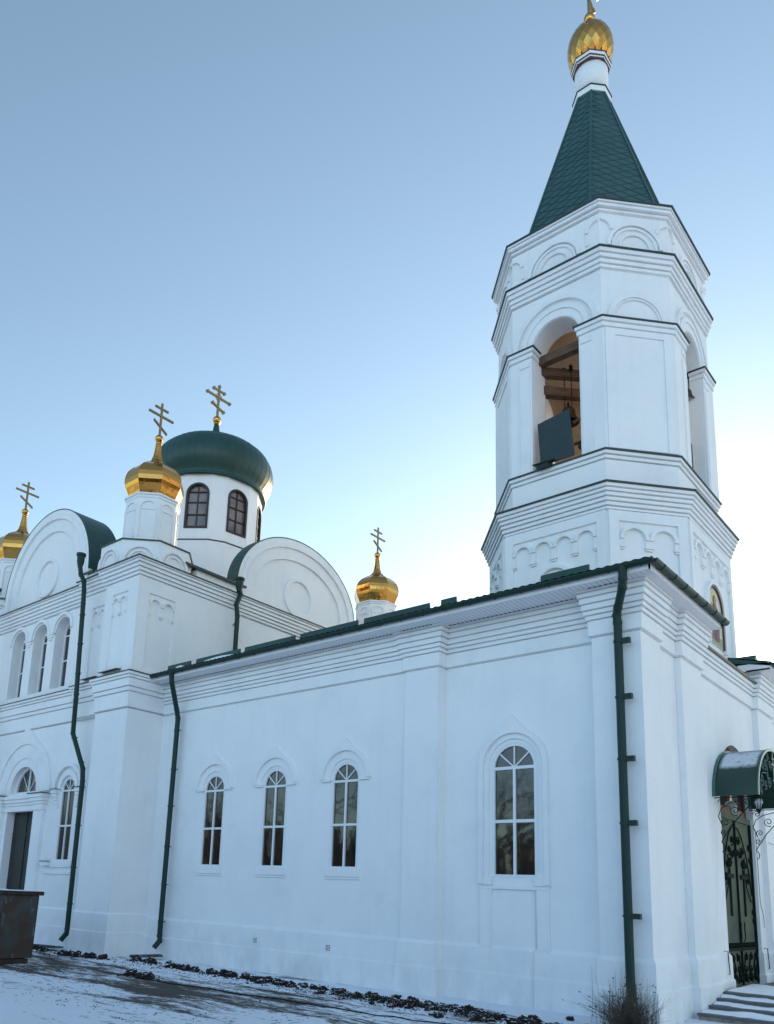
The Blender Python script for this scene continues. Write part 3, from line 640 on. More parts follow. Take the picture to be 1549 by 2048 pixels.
st = tag(empty('entrance_steps', (0, 2, -.09)), 'snow dusted stone steps rising beside the front wall to the green door', 'steps')
SX = 4.2
for i, (y0, zt) in enumerate(((1.80, .03), (2.48, .13), (3.0, .23), (3.45, .33))):
    x0 = (-.02, .0, .0, .0)[i] if True else 0
    b = bmesh.new(); boxw(b, Fr((0, y0), (1, 0)), .10, SX, -.3, zt-.045, -(9.5-y0), 0)
    link('step', b, STONE, None).parent = st
    b = bmesh.new(); boxw(b, Fr((0, y0), (1, 0)), .08, SX+.02, zt-.043, zt, -(9.5-y0)-.001*i, .035); o_ = link('tread', b, mat('tread_stone', (.10, .105, .115), .7) if i == 0 else bpy.data.materials['tread_stone'], st)
    b = bmesh.new(); nx, ny = 70, 9; dep = (.64, .48, .41, 2.0)[i]; gr = []
    for ix in range(nx+1):
        row = []
        x = .10+(SX-.12)*ix/nx; fro = y0+.10+.16*(mnoise.noise(Vector((x*2.1, i*7, 1)))+.35*mnoise.noise(Vector((x*7, i*3, 4)))+.45)
        for iy in range(ny+1):
            t = iy/ny; y = fro+(y0+dep-fro)*t
            h = (.028+.05*max(0, mnoise.noise(Vector((x*1.7, i*5.+t, 9)))+.3))*math.sin(min(1, t*2.2)*math.pi/2)+.012*mnoise.noise(Vector((x*9, y*9, 2)))*t
            row.append(b.verts.new((x, y, zt+max(h, .002 if iy else .001))))
        gr.append(row)
    for ix in range(nx):
        for iy in range(ny): b.faces.new([gr[ix][iy], gr[ix+1][iy], gr[ix+1][iy+1], gr[ix][iy+1]])
    link('snow', b, SNOW, st, smooth=True)
for c_ in st.children: c_.location = (0, -2, .09)

# ------------------------------------------------------------------ the tall block (cube) with gables, drum and cupolas
CX, CY2 = -21.71, 6.55
def plan_cube(y1=14.46, e=0.):
    return [(-28.36, y1), (-28.36, -1.36), (-26.6, -1.36), (-26.6, -1.18), (-25.1, -1.18), (-25.1, -1.0), (-18.3, -1.0), (-18.3, -1.18), (-16.82, -1.18), (-16.82, -1.36), (-15.06, -1.36), (-15.06, y1)]
UP = [(-21.7+i*1.50) for i in (-1, 0, 1)]                        # triple windows of the upper floor
WXX = (-23.13, -21.57, -20.03)
FS = Fr((0, -1.0), (1, 0))
b = bmesh.new()
holes = [arch_loop(c, 8.60, 10.72, .50) for c in WXX] + [arch_loop(-21.55, .25, 4.32, .92)[:2] + [(-20.63, 4.32), (-22.47, 4.32)], [(-22.46, 4.95), (-20.66, 4.95)] + arc(-21.56, 5.0, .90, 4, 176, 16), arch_loop(-18.49+0, 2.60, 4.92, .41), arch_loop(-24.63, 2.62, 4.92, .38)]
prism(b, FS, [(-26.55, -.4), (-16.84, -.4), (-16.84, 7.5), (-18.32, 7.5), (-18.32, 12.0), (-25.08, 12.0), (-25.08, 7.5), (-26.55, 7.5)], -.62, 0, holes=holes)
part('wall', b, WHITE, label='side wall of the tall block with triple arched windows')
for u_ in (-18.3, -26.58):
    b = bmesh.new(); boxw(b, SF, u_, u_+1.48, 7.23, 12.0, .5, 1.18); part('pilaster', b, WHITE)
for x0_ in (-16.82, -28.36):
    b = bmesh.new(); box(b, x0_, x0_+1.76, -1.36, 3.0, -.4, 12.0); part('wall', b, WHITE)
for q in ((-15.9, -15.06, 3.0, 14.46, 6, 12.0), (-28.36, -15.9, 13.8, 14.46, -.4, 12.0), (-28.36, -27.8, 3.0, 13.8, -.4, 12.0)):
    b = bmesh.new(); box(b, *q); part('wall', b, WHITE)
PC = plan_cube()
MIDC = bands(7.22, [(7.24, .05), (7.73, .09), (7.87, .13), (8.13, .17), (8.22, .21)], 8.32)
UPC = bands(11.38, [(11.40, .05), (11.50, .10), (11.61, .15), (11.73, .20), (11.85, .25), (11.95, .29)], 12.01)
b = bmesh.new(); loft(b, PC[1:11] + [(-15.06, 0.05)], MIDC); part('cornice', b, TRIM)
b = bmesh.new(); loft(b, PC[1:11] + [(-15.06, 0.05)], [(.20, 8.322), (.235, 8.322), (.24, 8.345), (-.03, 8.45)]); part('flashing', b, FLASH)
b = bmesh.new(); loft(b, PC, UPC, True); part('cornice', b, TRIM)
b = bmesh.new(); loft(b, PC, [(.28, 12.012), (.325, 12.012), (.33, 12.045), (-.25, 12.16)], True); part('flashing', b, FLASH)
for u0, u1 in ((-17.85, -16.95), (-16.52, -15.52)):             # little sheet aprons in front of the recesses
    b = bmesh.new(); prism(b, Fr((0, 0), (0, -1)), [(1.18 if u0 < -17 else 1.36, 8.50), (1.44 if u0 < -17 else 1.62, 8.455), (1.44 if u0 < -17 else 1.62, 8.475), (1.18 if u0 < -17 else 1.36, 8.525)], -u1, -u0)
    bmesh.ops.transform(b, matrix=Matrix.Identity(4), verts=b.verts); o_ = part('flashing', b, FLASH)
b = bmesh.new(); loft(b, [(-26.6, -1.36), (-26.6, -1.0), (-22.9, -1.0)], [(0, 1.14), (.04, 1.08), (.045, .60), (.07, .56), (.075, -.4)]); part('plinth', b, TRIM)
b = bmesh.new(); loft(b, [(-20.2, -1.0), (-16.82, -1.0), (-16.82, -1.36), (-15.06, -1.36), (-15.06, 0.05)], [(0, 1.14), (.04, 1.08), (.045, .60), (.07, .56), (.075, -.4)]); part('plinth', b, TRIM)
# arcaded recesses: raised frame around a sunken panel with two hanging arches
def arcade(fr, u0, u1, z0, zt, n, d=.05, dc=.30, corb=.6, mat_=TRIM):
    """white relief: arches carried on hanging corbels under a straight top, panel between u0..u1"""
    bb = bmesh.new(); wd = (u1-u0)/n; zc = zt-wd*.5-.06; th = wd*.13
    for i in range(n):
        c = u0+wd*(i+.5); r_o = wd*.5; r_i = r_o-th
        ring_prism(bb, fr, arc(c, zc, r_o, 0, 180, 14), arc(c, zc, r_i, 0, 180, 14), -.03, d)
    for i in range(n+1):
        c = u0+wd*i; hw = th*1.0
        a0, a1 = max(u0, c-hw), min(u1, c+hw)
        boxw(bb, fr, a0, a1, zt-corb+.02, zc, -.03, d-.002)
        e = .02
        boxw(bb, fr, max(u0, a0-e), min(u1, a1+e), zt-corb-.05, zt-corb+.02, -.03, d+.02)
        boxw(bb, fr, max(u0, a0+e*.3), min(u1, a1-e*.3), zt-corb-.10, zt-corb-.05, -.03, d)
    return part('hanging_arches', bb, mat_)
def recess_frame(fr, u0, u1, z0, z1, U0, U1, Z0, Z1, d=.0, t=.06, name='wall_facing'):
    bb = bmesh.new(); prism(bb, fr, [(U0, Z0), (U1, Z0), (U1, Z1), (U0, Z1)], d, d+t, holes=[[(u0, z0), (u1, z0), (u1, z1), (u0, z1)]])
    return part(name, bb, WHITE)
F1 = Fr((0, -1.36), (1, 0)); F2 = Fr((0, -1.18), (1, 0)); FW = Fr((-15.06, 0), (0, 1))
recess_frame(F1, -16.38, -15.56, 8.5, 11.09, -16.82, -15.0, 8.36, 11.42, 0, .06); arcade(F1, -16.38, -15.56, 8.5, 11.04, 2, .05)
recess_frame(F2, -17.80, -17.0, 8.5, 11.0, -18.3, -16.88, 8.36, 11.42, 0, .06); arcade(F2, -17.80, -17.0, 8.5, 10.95, 2, .05)
recess_frame(FW, -.98, .05, 8.5, 11.02, -1.36, 2.9, 8.36, 11.42, 0, .06); arcade(FW, -.98, .05, 8.5, 10.97, 2, .05)
# bay details
b = bmesh.new()
for c in WXX: ring_prism(b, FS, arc(c, 10.72, .68, 0, 180, 18), arc(c, 10.72, .56, 0, 180, 18), -.02, .04)
for c in (-22.35, -20.80):
    for hw, z0, z1, d_ in ((.27, 10.66, 10.72, .09), (.20, 10.56, 10.66, .06), (.12, 10.47, 10.56, .04)): boxw(b, FS, c-hw, c+hw, z0, z1, -.02, d_)
part('window_hood', b, TRIM)
for c in WXX: window(FS, c, 8.60, 10.72, .50, -.42, (10.66, 9.72), fw=.05, label='tall arched upper window in a deep reveal')
# portal: hood, lunette, door
b = bmesh.new()
ring_prism(b, FS, [(-19.62, 4.95)] + ogee(-21.56, 5.0, 1.94, 2.35, 20) + [(-23.50, 4.95)], [(-19.86, 4.95)] + arc(-21.56, 5.0, 1.70, 0, 180, 24) + [(-23.26, 4.95)], -.02, .05)
ring_prism(b, FS, [(-19.86+.03, 4.95)] + arc(-21.56, 5.0, 1.72, 0, 180, 24) + [(-23.29, 4.95)], [(-20.36, 4.95)] + arc(-21.56, 5.0, 1.20, 0, 180, 24) + [(-22.76, 4.95)], -.02, .02)
part('portal_hood', b, TRIM)
b = bmesh.new()
for z0, z1, d_ in ((4.30, 4.50, .04), (4.50, 4.60, .08), (4.60, 4.72, .13), (4.72, 4.84, .18)): boxw(b, FS, -23.3, -19.82, z0, z1, -.02, d_)
for s_ in (-1, 1):
    c = -21.56+s_*1.43
    for z0, z1, d_, h_ in ((-.3, 4.30, .12, .30), (4.30, 4.50, .16, .33), (4.50, 4.60, .20, .37), (4.60, 4.72, .25, .42), (4.72, 4.845, .30, .47)): boxw(b, FS, c-h_, c+h_, z0, z1, -.02, d_)
part('portal', b, TRIM)
b = bmesh.new()
for s_ in (-1, 1):
    c = -21.56+s_*1.43; boxw(b, FS, c-.50, c+.50, 4.847, 4.875, -.02, .34)
part('flashing', b, FLASH)
b = bmesh.new(); boxw(b, FS, -22.47, -21.56, .2, 4.32, -.36, -.30); boxw(b, FS, -21.545, -20.63, .2, 4.32, -.36, -.30)
dd = part('door', b, DOORB, label='dark green double door of the side portal')
b = bmesh.new()
for z in (3.55, 1.9): boxw(b, FS, -22.46, -20.64, z-.04, z+.04, -.30, -.285)
boxw(b, FS, -21.62, -21.50, .2, 4.32, -.30, -.275); part('door_rail', b, DOORB, dd)
b = bmesh.new(); inn = [(-22.38, 5.03), (-20.74, 5.03)] + arc(-21.56, 5.02, .82, 4, 176, 16)
prism(b, FS, [(-22.46, 4.95), (-20.66, 4.95)] + arc(-21.56, 5.0, .90, 4, 176, 16), -.28, -.2, holes=[inn])
for a in (52, 90, 128):
    c_, s_ = math.cos(R(a)), math.sin(R(a)); bar(b, FS.p(-21.56, 5.0, -.24), FS.p(-21.56+.84*c_, 5.0+.84*s_, -.24), .05 if a == 90 else .02, .05 if a == 90 else .02)
lu = part('lunette_window', b, WFRAME)
b = bmesh.new(); prism(b, FS, [(-22.46, 4.95), (-20.66, 4.95)] + arc(-21.56, 5.0, .90, 4, 176, 16), -.33, -.27); part('pane', b, PANEG, lu)
# the narrow windows beside the portal
for cw in (-18.50, -24.62):
    if cw < -20 or True:
        FQ = FS
        wo_ = window(FQ, cw, 2.60, 4.92, .41, -.05, (4.90, 3.74), fw=.055, glassm=PANEG, label='narrow arched window beside the side portal')
        b = bmesh.new()
        ring_prism(b, FQ, arc(cw, 4.95, .86, 0, 180, 20), arc(cw, 4.95, .74, 0, 180, 20), -.02, .07)
        ring_prism(b, FQ, arc(cw, 4.95, .62, 0, 180, 20), arc(cw, 4.95, .44, 0, 180, 20), -.02, .045)
        for s_ in (-1, 1):
            boxw(b, FQ, cw+s_*.72-.16, cw+s_*.72+.16, 4.82, 4.95, -.02, .16)
            for k in range(4): boxw(b, FQ, cw+s_*(.69-.04*k)-.10+.01*k, cw+s_*(.69-.04*k)+.10-.01*k, 4.70-.12*k, 4.82-.12*k, -.02, .12-.025*k)
        part('surround', b, TRIM, wo_)
        b = bmesh.new(); boxw(b, FQ, cw-.62, cw+.62, 2.40, 2.60, -.02, .05); boxw(b, FQ, cw-1.05, cw-.62, 2.44, 2.58, -.02, .16)
        boxw(b, FQ, cw-1.0, cw+.6, 2.18, 2.26, -.02, .04); part('sill', b, TRIM, wo_)
        b = bmesh.new(); boxw(b, FQ, cw-1.08, cw-.60, 2.58, 2.60, -.02, .19); boxw(b, FQ, cw+s_*.72-.19, cw+s_*.72+.19, 4.952, 4.975, -.02, .19); boxw(b, FQ, cw-.72-.19, cw-.72+.19, 4.952, 4.975, -.02, .19); part('flashing', b, FLASH, wo_)
# gables (zakomary)
def gable(fr, c, z0, rad, zs, oc_r, dep, hh=None):
    hh = hh or rad
    e = lambda r_: [(c+(rad-r_)*math.cos(R(180*i/36)), zs+(hh-r_)*math.sin(R(180*i/36))) for i in range(37)]
    bb = bmesh.new(); prism(bb, fr, [(c-rad, z0), (c+rad, z0)] + e(0), -.45, 0); gb = part('gable', bb, WHITE)
    bb = bmesh.new()
    ring_prism(bb, fr, [(c+rad+.02, z0)] + e(-.02) + [(c-rad-.02, z0)], [(c+rad-.14, z0)] + e(.14) + [(c-rad+.14, z0)], -.02, .14)
    ring_prism(bb, fr, [(c+rad-.14+.005, z0)] + e(.135) + [(c-rad+.135, z0)], [(c+rad-.34, z0)] + e(.34) + [(c-rad+.34, z0)], -.02, .10)
    ring_prism(bb, fr, [(c+rad-.335, z0)] + e(.335) + [(c-rad+.335, z0)], [(c+rad-.80, z0)] + e(.80) + [(c-rad+.80, z0)], -.02, .05)
    part('archivolt', bb, TRIM, gb)
    bb = bmesh.new(); zc = zs+hh*.12
    ring_prism(bb, fr, arc(c, zc, oc_r, 0, 360, 32)[:-1]+[(c+oc_r, zc-.001)], arc(c, zc, oc_r-.14, 0, 360, 32)[:-1]+[(c+oc_r-.14, zc-.001)], -.02, .05)
    part('medallion', bb, TRIM, gb)
    bb = bmesh.new(); ring_prism(bb, fr, e(-.055), e(-.02), -dep, .15); part('vault_roof', bb, GREEN, gb)
    return gb
gable(Fr((0, -.92), (1, 0)), -21.68, 12.0, 2.95, 12.75, .78, 1.15)
gable(Fr((-15.75, 0), (0, 1)), 6.5, 12.0, 3.3, 12.95, .82, .45, hh=2.58)
b = bmesh.new(); prism(b, Fr((0, 13.9), (1, 0)), [(-24.6, 12), (-18.7, 12)] + arc(-21.68, 12.7, 2.95, 0, 180, 24), -.4, 0); part('gable', b, WHITE)
b = bmesh.new(); f_ = Fr((0, -.92), (1, 0)); e_ = [(-21.68+2.6*math.cos(R(180*i/24)), 12.6+2.35*math.sin(R(180*i/24))) for i in range(25)]; prism(b, f_, e_, -5.2, -1.1)
part('vault_roof', b, GREEN)
b = bmesh.new(); f_ = Fr((-15.75, 0), (0, 1)); e_ = [(6.5+2.1*math.cos(R(180*i/24)), 12.6+1.5*math.sin(R(180*i/24))) for i in range(25)]; prism(b, f_, e_, -4.2, -.7)
part('vault_roof', b, ROOFS)
# parapets beside the gables and the sheet roof behind them
for q in ((-15.95, -15.5, 1.2, 3.3, 12.05, 12.66), (-15.95, -15.5, 9.7, 11.5, 12.05, 12.66), (-19.0, -18.3, -1.0, -.6, 12.05, 12.55), (-25.2, -24.3, -1.0, -.6, 12.05, 12.55)):
    b = bmesh.new(); box(b, *q); part('parapet', b, WHITE)
b = bmesh.new()
def quad(*q): b.faces.new([b.verts.new(x) for x in q])
quad((-15.40, .6, 12.66), (-15.40, 3.4, 12.66), (-19.2, 3.4, 14.25), (-19.2, .6, 14.1)); quad((-15.40, 9.6, 12.66), (-15.40, 12.6, 12.66), (-19.2, 12.6, 14.1), (-19.2, 9.6, 14.25))
quad((-19.2, .6, 14.1), (-19.2, 12.6, 14.1), (-24.3, 12.6, 14.1), (-24.3, .6, 14.1)); quad((-18.4, -.95, 12.56), (-15.4, .5, 12.6), (-19.2, 4, 14.25), (-19.2, -.4, 13.2))
quad((-24.3, .6, 14.1), (-24.3, 12.6, 14.1), (-28.2, 12.6, 12.6), (-28.2, .6, 12.6)); quad((-25.2, -.95, 12.56), (-28.2, .3, 12.56), (-25.5, 3, 13.9), (-24.1, .5, 13.6))
part('roof', b, ROOFS, label='sloping snow dusted sheet roof around the central drum')
b = bmesh.new(); bar(b, (-15.38, .6, 12.67), (-15.38, 3.4, 12.67), .10, .07); bar(b, (-18.3, -1.06, 12.53), (-19.2, -1.06, 12.55), .10, .07); part('flashing', b, FLASH)
b = bmesh.new()
for k in range(5): bar(b, (-15.6-.55*k, .7, 12.78+.23*k), (-15.6-.55*k-.2, 3.3, 12.82+.23*k), .03, .03)
part('standing_seam', b, GREEN)

# ---- corner cupolas
ang8 = [R(22.5+45*k) for k in range(8)]
def octpts(cx, cy, r): return [(cx+r*math.cos(a), cy+r*math.sin(a)) for a in ang8]
def cross(name, x, y, z0, top, bars, th, parent, trefoil=False, m=GOLDD):
    bb = bmesh.new(); XF = Fr((x, y), (0, 1))
    boxw(bb, XF, -th/2, th/2, z0, top, -th*.35, th*.35)
    k = 0
    for z, half, drop in bars:
        k += 1; dd_ = th*.35+.002*k
        prism(bb, XF, [(-half, z+drop-th/2), (half, z-drop-th/2), (half, z-drop+th/2), (-half, z+drop+th/2)], -dd_, dd_)
        if trefoil:
            for s_ in (-1, 1):
                u, v = s_*half, z-s_*drop; q = th*1.0
                prism(bb, XF, [(u-q, v), (u, v-q), (u+q, v), (u, v+q)], -dd_-.01, dd_+.01)
    if trefoil:
        q = th; prism(bb, XF, [(-q, top), (0, top-q), (q, top), (0, top+q)], -th*.4, th*.4)
        ring_prism(bb, XF, arc(0, bars[1][0], .20, 0, 359, 24), arc(0, bars[1][0], .175, 0, 359, 24), -.01, .01)
    return part(name, bb, m, parent)
def cupola(cx, cy, ped=True, lab=None):
    if ped:
        bb = bmesh.new(); P8 = octpts(cx, cy, 1.60); loft(bb, P8, [(0, 12.0), (0, 13.08)], True, True); pd = part('pedestal', bb, WHITE)
        bb = bmesh.new(); loft(bb, P8, [(-.02, 13.082), (.045, 13.085), (.05, 13.12), (-.72, 13.42)], True, True); part('flashing', bb, FLASH, pd)
        bb = bmesh.new(); aw = 1.60*math.sin(R(22.5))
        for k in range(8):
            a, c = Vector(P8[k]), Vector(P8[(k+1) % 8]); f = Fr(a, c-a)
            for r1, r2, d_ in ((.56, .47, .05), (.40, .33, .03)): ring_prism(bb, f, arc(aw, 12.35, r1, -8, 188, 16), arc(aw, 12.35, r2, -8, 188, 16), -.02, d_)
        part('arch_moulding', bb, TRIM, pd)
    bb = bmesh.new(); P8 = octpts(cx, cy, .93); loft(bb, P8, [(0, 13.1), (0, 15.0)], True, True); dr_ = part('drum', bb, WHITE, label=lab)
    bb = bmesh.new(); loft(bb, P8, [(0, 14.92), (.03, 14.95), (.03, 15.02), (.07, 15.04), (.07, 15.10), (-.1, 15.12)], True)
    aw = .93*math.sin(R(22.5))
    for k in range(8):
        a, c = Vector(P8[k]), Vector(P8[(k+1) % 8]); f = Fr(a, c-a)
        ring_prism(bb, f, [(2*aw-.06, 13.5)] + arc(aw, 14.55, aw-.06, 0, 180, 12) + [(.06, 13.5)], [(2*aw-.11, 13.5)] + arc(aw, 14.55, aw-.11, 0, 180, 12) + [(.11, 13.5)], -.02, .022)
        boxw(bb, f, .07, 2*aw-.07, 14.50, 14.54, -.02, .024)
    part('drum_moulding', bb, TRIM, dr_)
    bb = bmesh.new(); prof = [(.84, 15.10), (.90, 15.25), (1.0, 15.48), (1.045, 15.60), (1.055, 15.76), (1.035, 15.92), (.97, 16.10), (.80, 16.30), (.57, 16.46), (.33, 16.60), (.20, 16.76), (.145, 16.94), (.115, 17.14), (.095, 17.35), (.08, 17.52)]
    loft(bb, octpts(cx, cy, 1.0), [((r-1.0)*math.cos(R(22.5)), z) for r, z in prof], True, True)
    on_ = part('onion_dome', bb, GOLD)
    bb = bmesh.new()
    for k in range(8):
        pts = [(cx+(r+.006)*math.cos(ang8[k]), cy+(r+.006)*math.sin(ang8[k]), z) for r, z in prof]; tube(bb, pts, .010, 4)
    part('dome_seam', bb, GOLD, on_)
    bb = bmesh.new(); lathe(bb, cx, cy, [(.15*math.sin(R(t)), 17.66-.15*math.cos(R(t))) for t in (20, 40, 60, 80, 100, 120, 140, 160)], 20); lathe(bb, cx, cy, [(.10, 17.42), (.12, 17.47), (.07, 17.52)], 12)
    part('ball', bb, GOLD, on_, smooth=True)
    cross('cross', cx, cy, 17.78, 19.08, ((18.86, .29, 0), (18.57, .54, 0), (18.14, .30, .17)), .075, on_)
for c_ in ((-16.94, .17), (-26.47, .17), (-16.94, 12.93), (-26.47, 12.93)): cupola(*c_)

# ---- central drum and dome
n16 = 16; off = R(-3.75)
A16 = []
for j in range(8): A16 += [R(-53+45*j-45+14.5), R(-53+45*j-14.5)]
def p16(r): return [(CX+r*math.cos(a_), CY2+r*math.sin(a_)) for a_ in A16]
RD = 2.36
b = bmesh.new(); loft(b, p16(2.50), [(0, 13.4), (0, 16.30)], True); dbase = part('drum_base', b, WHITE)
b = bmesh.new(); loft(b, p16(2.50), [(-.02, 16.30), (.04, 16.31), (.045, 16.345), (-.16, 16.42)], True); part('flashing', b, FLASH, dbase)
drum = None
b = bmesh.new()
PD = p16(RD)
wins = []
for k in range(n16):
    a, c = Vector(PD[k]), Vector(PD[(k+1) % n16]); f = Fr(a, c-a); h = []; sw = (c-a).length
    if k % 2 == 1: h = [arch_loop(sw/2, 17.0, 18.50, .42, 12)]; wins.append((f, k)); sww = sw
    prism(b, f, [(0, 16.3), (sw, 16.3), (sw, 19.5), (0, 19.5)], -.22, 0, holes=h, back=[(.04, 16.3), (sw-.04, 16.3), (sw-.04, 19.5), (.04, 19.5)])
drum = part('drum', b, WHITE, label='white many sided drum under the big green dome')
for f, k in wins:
    sw = sww; b = bmesh.new(); prism(b, f, arch_loop(sw/2, 16.90, 18.50, .51, 14), -.10, .035, holes=[arch_loop(sw/2, 17.0, 18.50, .415, 14)])
    for z in (17.55, 18.12, 18.60): boxw(b, f, sw/2-.417, sw/2+.417, z-.022, z+.022, -.09, -.04)
    boxw(b, f, sw/2-.022, sw/2+.022, 16.99, 18.90, -.088, -.042); wf = part('window', b, BROWN, drum)
    b = bmesh.new(); prism(b, f, arch_loop(sw/2, 16.95, 18.50, .46, 14), -.14, -.095); part('pane', b, PANED, drum)
DP = [(2.30, 19.42), (2.50, 19.38), (2.52, 19.42), (2.44, 19.52), (2.45, 19.62), (2.58, 19.80), (2.72, 20.03), (2.79, 20.3), (2.79, 20.58), (2.71, 20.92), (2.51, 21.27), (2.17, 21.57), (1.73, 21.82), (1.24, 22.02), (.80, 22.22), (.44, 22.40), (.25, 22.56), (.16, 22.90), (.11, 23.24)]
b = bmesh.new(); lathe(b, CX, CY2, DP, 96, off); dome = part('dome', b, GREEN, smooth=True, label='large squat green dome')
b = bmesh.new()
for k in range(48):
    a = off+2*math.pi*k/48; tube(b, [(CX+(r+.002)*math.cos(a), CY2+(r+.002)*math.sin(a), z) for r, z in DP[4:15]], .007, 4)
part('dome_seam', b, GREEN, dome)
b = bmesh.new(); lathe(b, CX, CY2, [(.20*math.sin(R(t)), 23.43-.20*math.cos(R(t))) for t in (25, 40, 60, 80, 100, 120, 140, 160)], 24); lathe(b, CX, CY2, [(.13, 23.22), (.10, 23.30)], 16)
part('ball', b, GOLD, dome, smooth=True)
cross('cross', CX, CY2, 23.6, 25.20, ((24.98, .32, 0), (24.62, .68, 0), (24.10, .34, .10)), .10, dome, True)

# ------------------------------------------------------------------ bell tower
TX, TY = -3.335, 6.55
def octT(ax, ay, kx=.505, ky=.515, dx=0., dy=0.):
    bx, by = ax*kx, ay*ky; x, y = TX+dx, TY+dy
    return [(x-bx, y-ay), (x+bx, y-ay), (x+ax, y-by), (x+ax, y+by), (x+bx, y+ay), (x-bx, y+ay), (x-ax, y+by), (x-ax, y-by)]
LOW = octT(2.80, 3.36)
b = bmesh.new(); loft(b, LOW, [(0, 7.4), (0, 11.7)], True, True); low = part('tower_base', b, WHITE)
b = bmesh.new(); loft(b, LOW, bands(11.59, [(11.60, .05), (11.69, .09), (11.80, .13), (11.91, .17), (12.02, .21), (12.12, .25)], 12.23), True); part('cornice', b, TRIM, low)
b = bmesh.new(); loft(b, LOW, [(.24, 12.232), (.29, 12.232), (.30, 12.27), (-.28, 12.50)], True); part('flashing', b, FLASH, low)
def face(P8, k):
    a, c = Vector(P8[k]), Vector(P8[(k+1) % 8]); return Fr(a, c-a), (c-a).length
for k in range(8):
    f, L_ = face(LOW, k); n_ = 4 if k % 2 == 0 else 2; m0 = .26 if k % 2 == 0 else .29
    bb = bmesh.new(); prism(bb, f, [(.02, 7.5), (L_-.02, 7.5), (L_-.02, 11.60), (.02, 11.60)], 0, .055, holes=[[(m0, 7.7), (L_-m0, 7.7), (L_-m0, 11.33), (m0, 11.33)]])
    part('wall_facing', bb, WHITE, low); o_ = arcade(f, m0, L_-m0, 8, 11.30, n_, .05, corb=.62); o_.parent = low
    if k in (0, 2):
        c = L_/2; rr = .74 if k == 2 else .52; zs_ = 9.70 if k == 2 else 9.95
        bb = bmesh.new(); ring_prism(bb, f, [(c+rr, 8.6)] + arc(c, zs_, rr, 0, 180, 20) + [(c-rr, 8.6)], [(c+rr-.10, 8.6)] + arc(c, zs_, rr-.10, 0, 180, 20) + [(c-rr+.10, 8.6)], -.02, .06); part('niche_frame', bb, TRIM, low)
        if k == 2:
            r2 = .60; bb = bmesh.new(); prism(bb, f, [(c-r2, 8.7), (c+r2, 8.7)] + arc(c, zs_, r2, 0, 180, 20), .01, .03); ic = part('icon', bb, CREAM, label='painted icon of a robed saint in a round headed niche')
            def pt(loop, m_, d_, nm): bb = bmesh.new(); prism(bb, f, [(c+u*1.17, 9.0+(z-9.0)*1.14) for u, z in loop], d_-.004, d_); part(nm, bb, m_, ic)
            pt([(-.55, 8.76), (.55, 8.76), (.55, 8.98), (-.55, 8.98)], mat('icon_ground', (.32, .34, .22), .7), .034, 'icon_ground')
            bb = bmesh.new(); ring_prism(bb, f, [(c+r2+.005, 8.7)] + arc(c, zs_, r2+.005, 0, 180, 20) + [(c-r2-.005, 8.7)], [(c+r2-.03, 8.7)] + arc(c, zs_, r2-.03, 0, 180, 20) + [(c-r2+.03, 8.7)], .0, .045); part('icon_border', bb, BROWNT, ic)
            pt(arc(0, 9.90, .155, 0, 340, 18), HALO, .036, 'halo')
            pt([(-.23, 8.86), (.23, 8.86), (.26, 9.15), (.30, 9.38), (.20, 9.66), (.07, 9.73), (-.07, 9.73), (-.20, 9.66), (-.27, 9.40), (-.25, 9.1)], RED, .040, 'robe')
            pt([(-.10, 8.84), (.14, 8.84), (.12, 9.3), (.10, 9.68), (.0, 9.74), (-.10, 9.68), (-.13, 9.3)], BLUE, .044, 'robe')
            pt(arc(0, 9.84, .10, -20, 200, 14)+[(-.08, 9.72), (.08, 9.72)], BROWNT, .047, 'hair')
            pt([(-.055, 9.78), (-.04, 9.73), (0, 9.70), (.04, 9.73), (.055, 9.78), (.055, 9.88), (0, 9.93), (-.055, 9.88)], SKIN, .051, 'face')
            pt([(-.30, 9.44), (-.22, 9.40), (-.20, 9.62), (-.23, 9.72), (-.29, 9.60)], SKIN, .049, 'hand')
            pt([(.20, 9.30), (.32, 9.34), (.30, 9.46), (.18, 9.44)], SKIN, .049, 'hand')
# parapet below the belfry and its ledge
PB = octT(2.62, 3.12)
b = bmesh.new(); loft(b, PB, bands(12.2, [(13.14, .04), (13.25, .09)], 13.36), True, True); part('parapet', b, WHITE)
b = bmesh.new(); loft(b, PB, [(.08, 13.362), (.125, 13.364), (.13, 13.40), (-.10, 13.45)], True, True); sl_ = part('ledge_flashing', b, FLASH)
# belfry
BP = octT(2.62, 3.05); TH = .72
ZB0, ZB1, ZSP, OHW = 13.42, 19.0, 17.22, .69
b = bmesh.new(); binner = bmesh.new()
faces_ = []
for k in range(8):
    f, L_ = face(BP, k); faces_.append((f, L_)); h = []
    if k % 2 == 0: h = [arch_loop(L_/2, ZB0+.02, ZSP, OHW if k in (0, 4) else .75, 20)]
    m_ = TH*.40
    prism(b, f, [(0, ZB0), (L_, ZB0), (L_, ZB1), (0, ZB1)], -TH, 0, holes=h, back=[(m_, ZB0), (L_-m_, ZB0), (L_-m_, ZB1), (m_, ZB1)])
bf = part('belfry_wall', b, WHITE, label='belfry walls with arched bell openings')
IP = [tuple(q) for q in offset(BP, -TH-.006, True)]
for k in range(8):
    f, L_ = face(IP, k); h = []
    if k % 2 == 0: h = [arch_loop(L_/2, ZB0+.05, ZSP, (OHW if k in (0, 4) else .75)+.004, 20)]
    prism(binner, f, [(0, ZB0), (L_, ZB0), (L_, 18.4), (0, 18.4)], -.02, 0, holes=h)
part('inner_plaster', binner, INNER, bf)
b = bmesh.new(); loft(b, [tuple(q) for q in offset(BP, -TH+.1, True)], [(0, 18.35), (0, 18.5)], True, True); part('belfry_ceiling', b, INNER, bf)
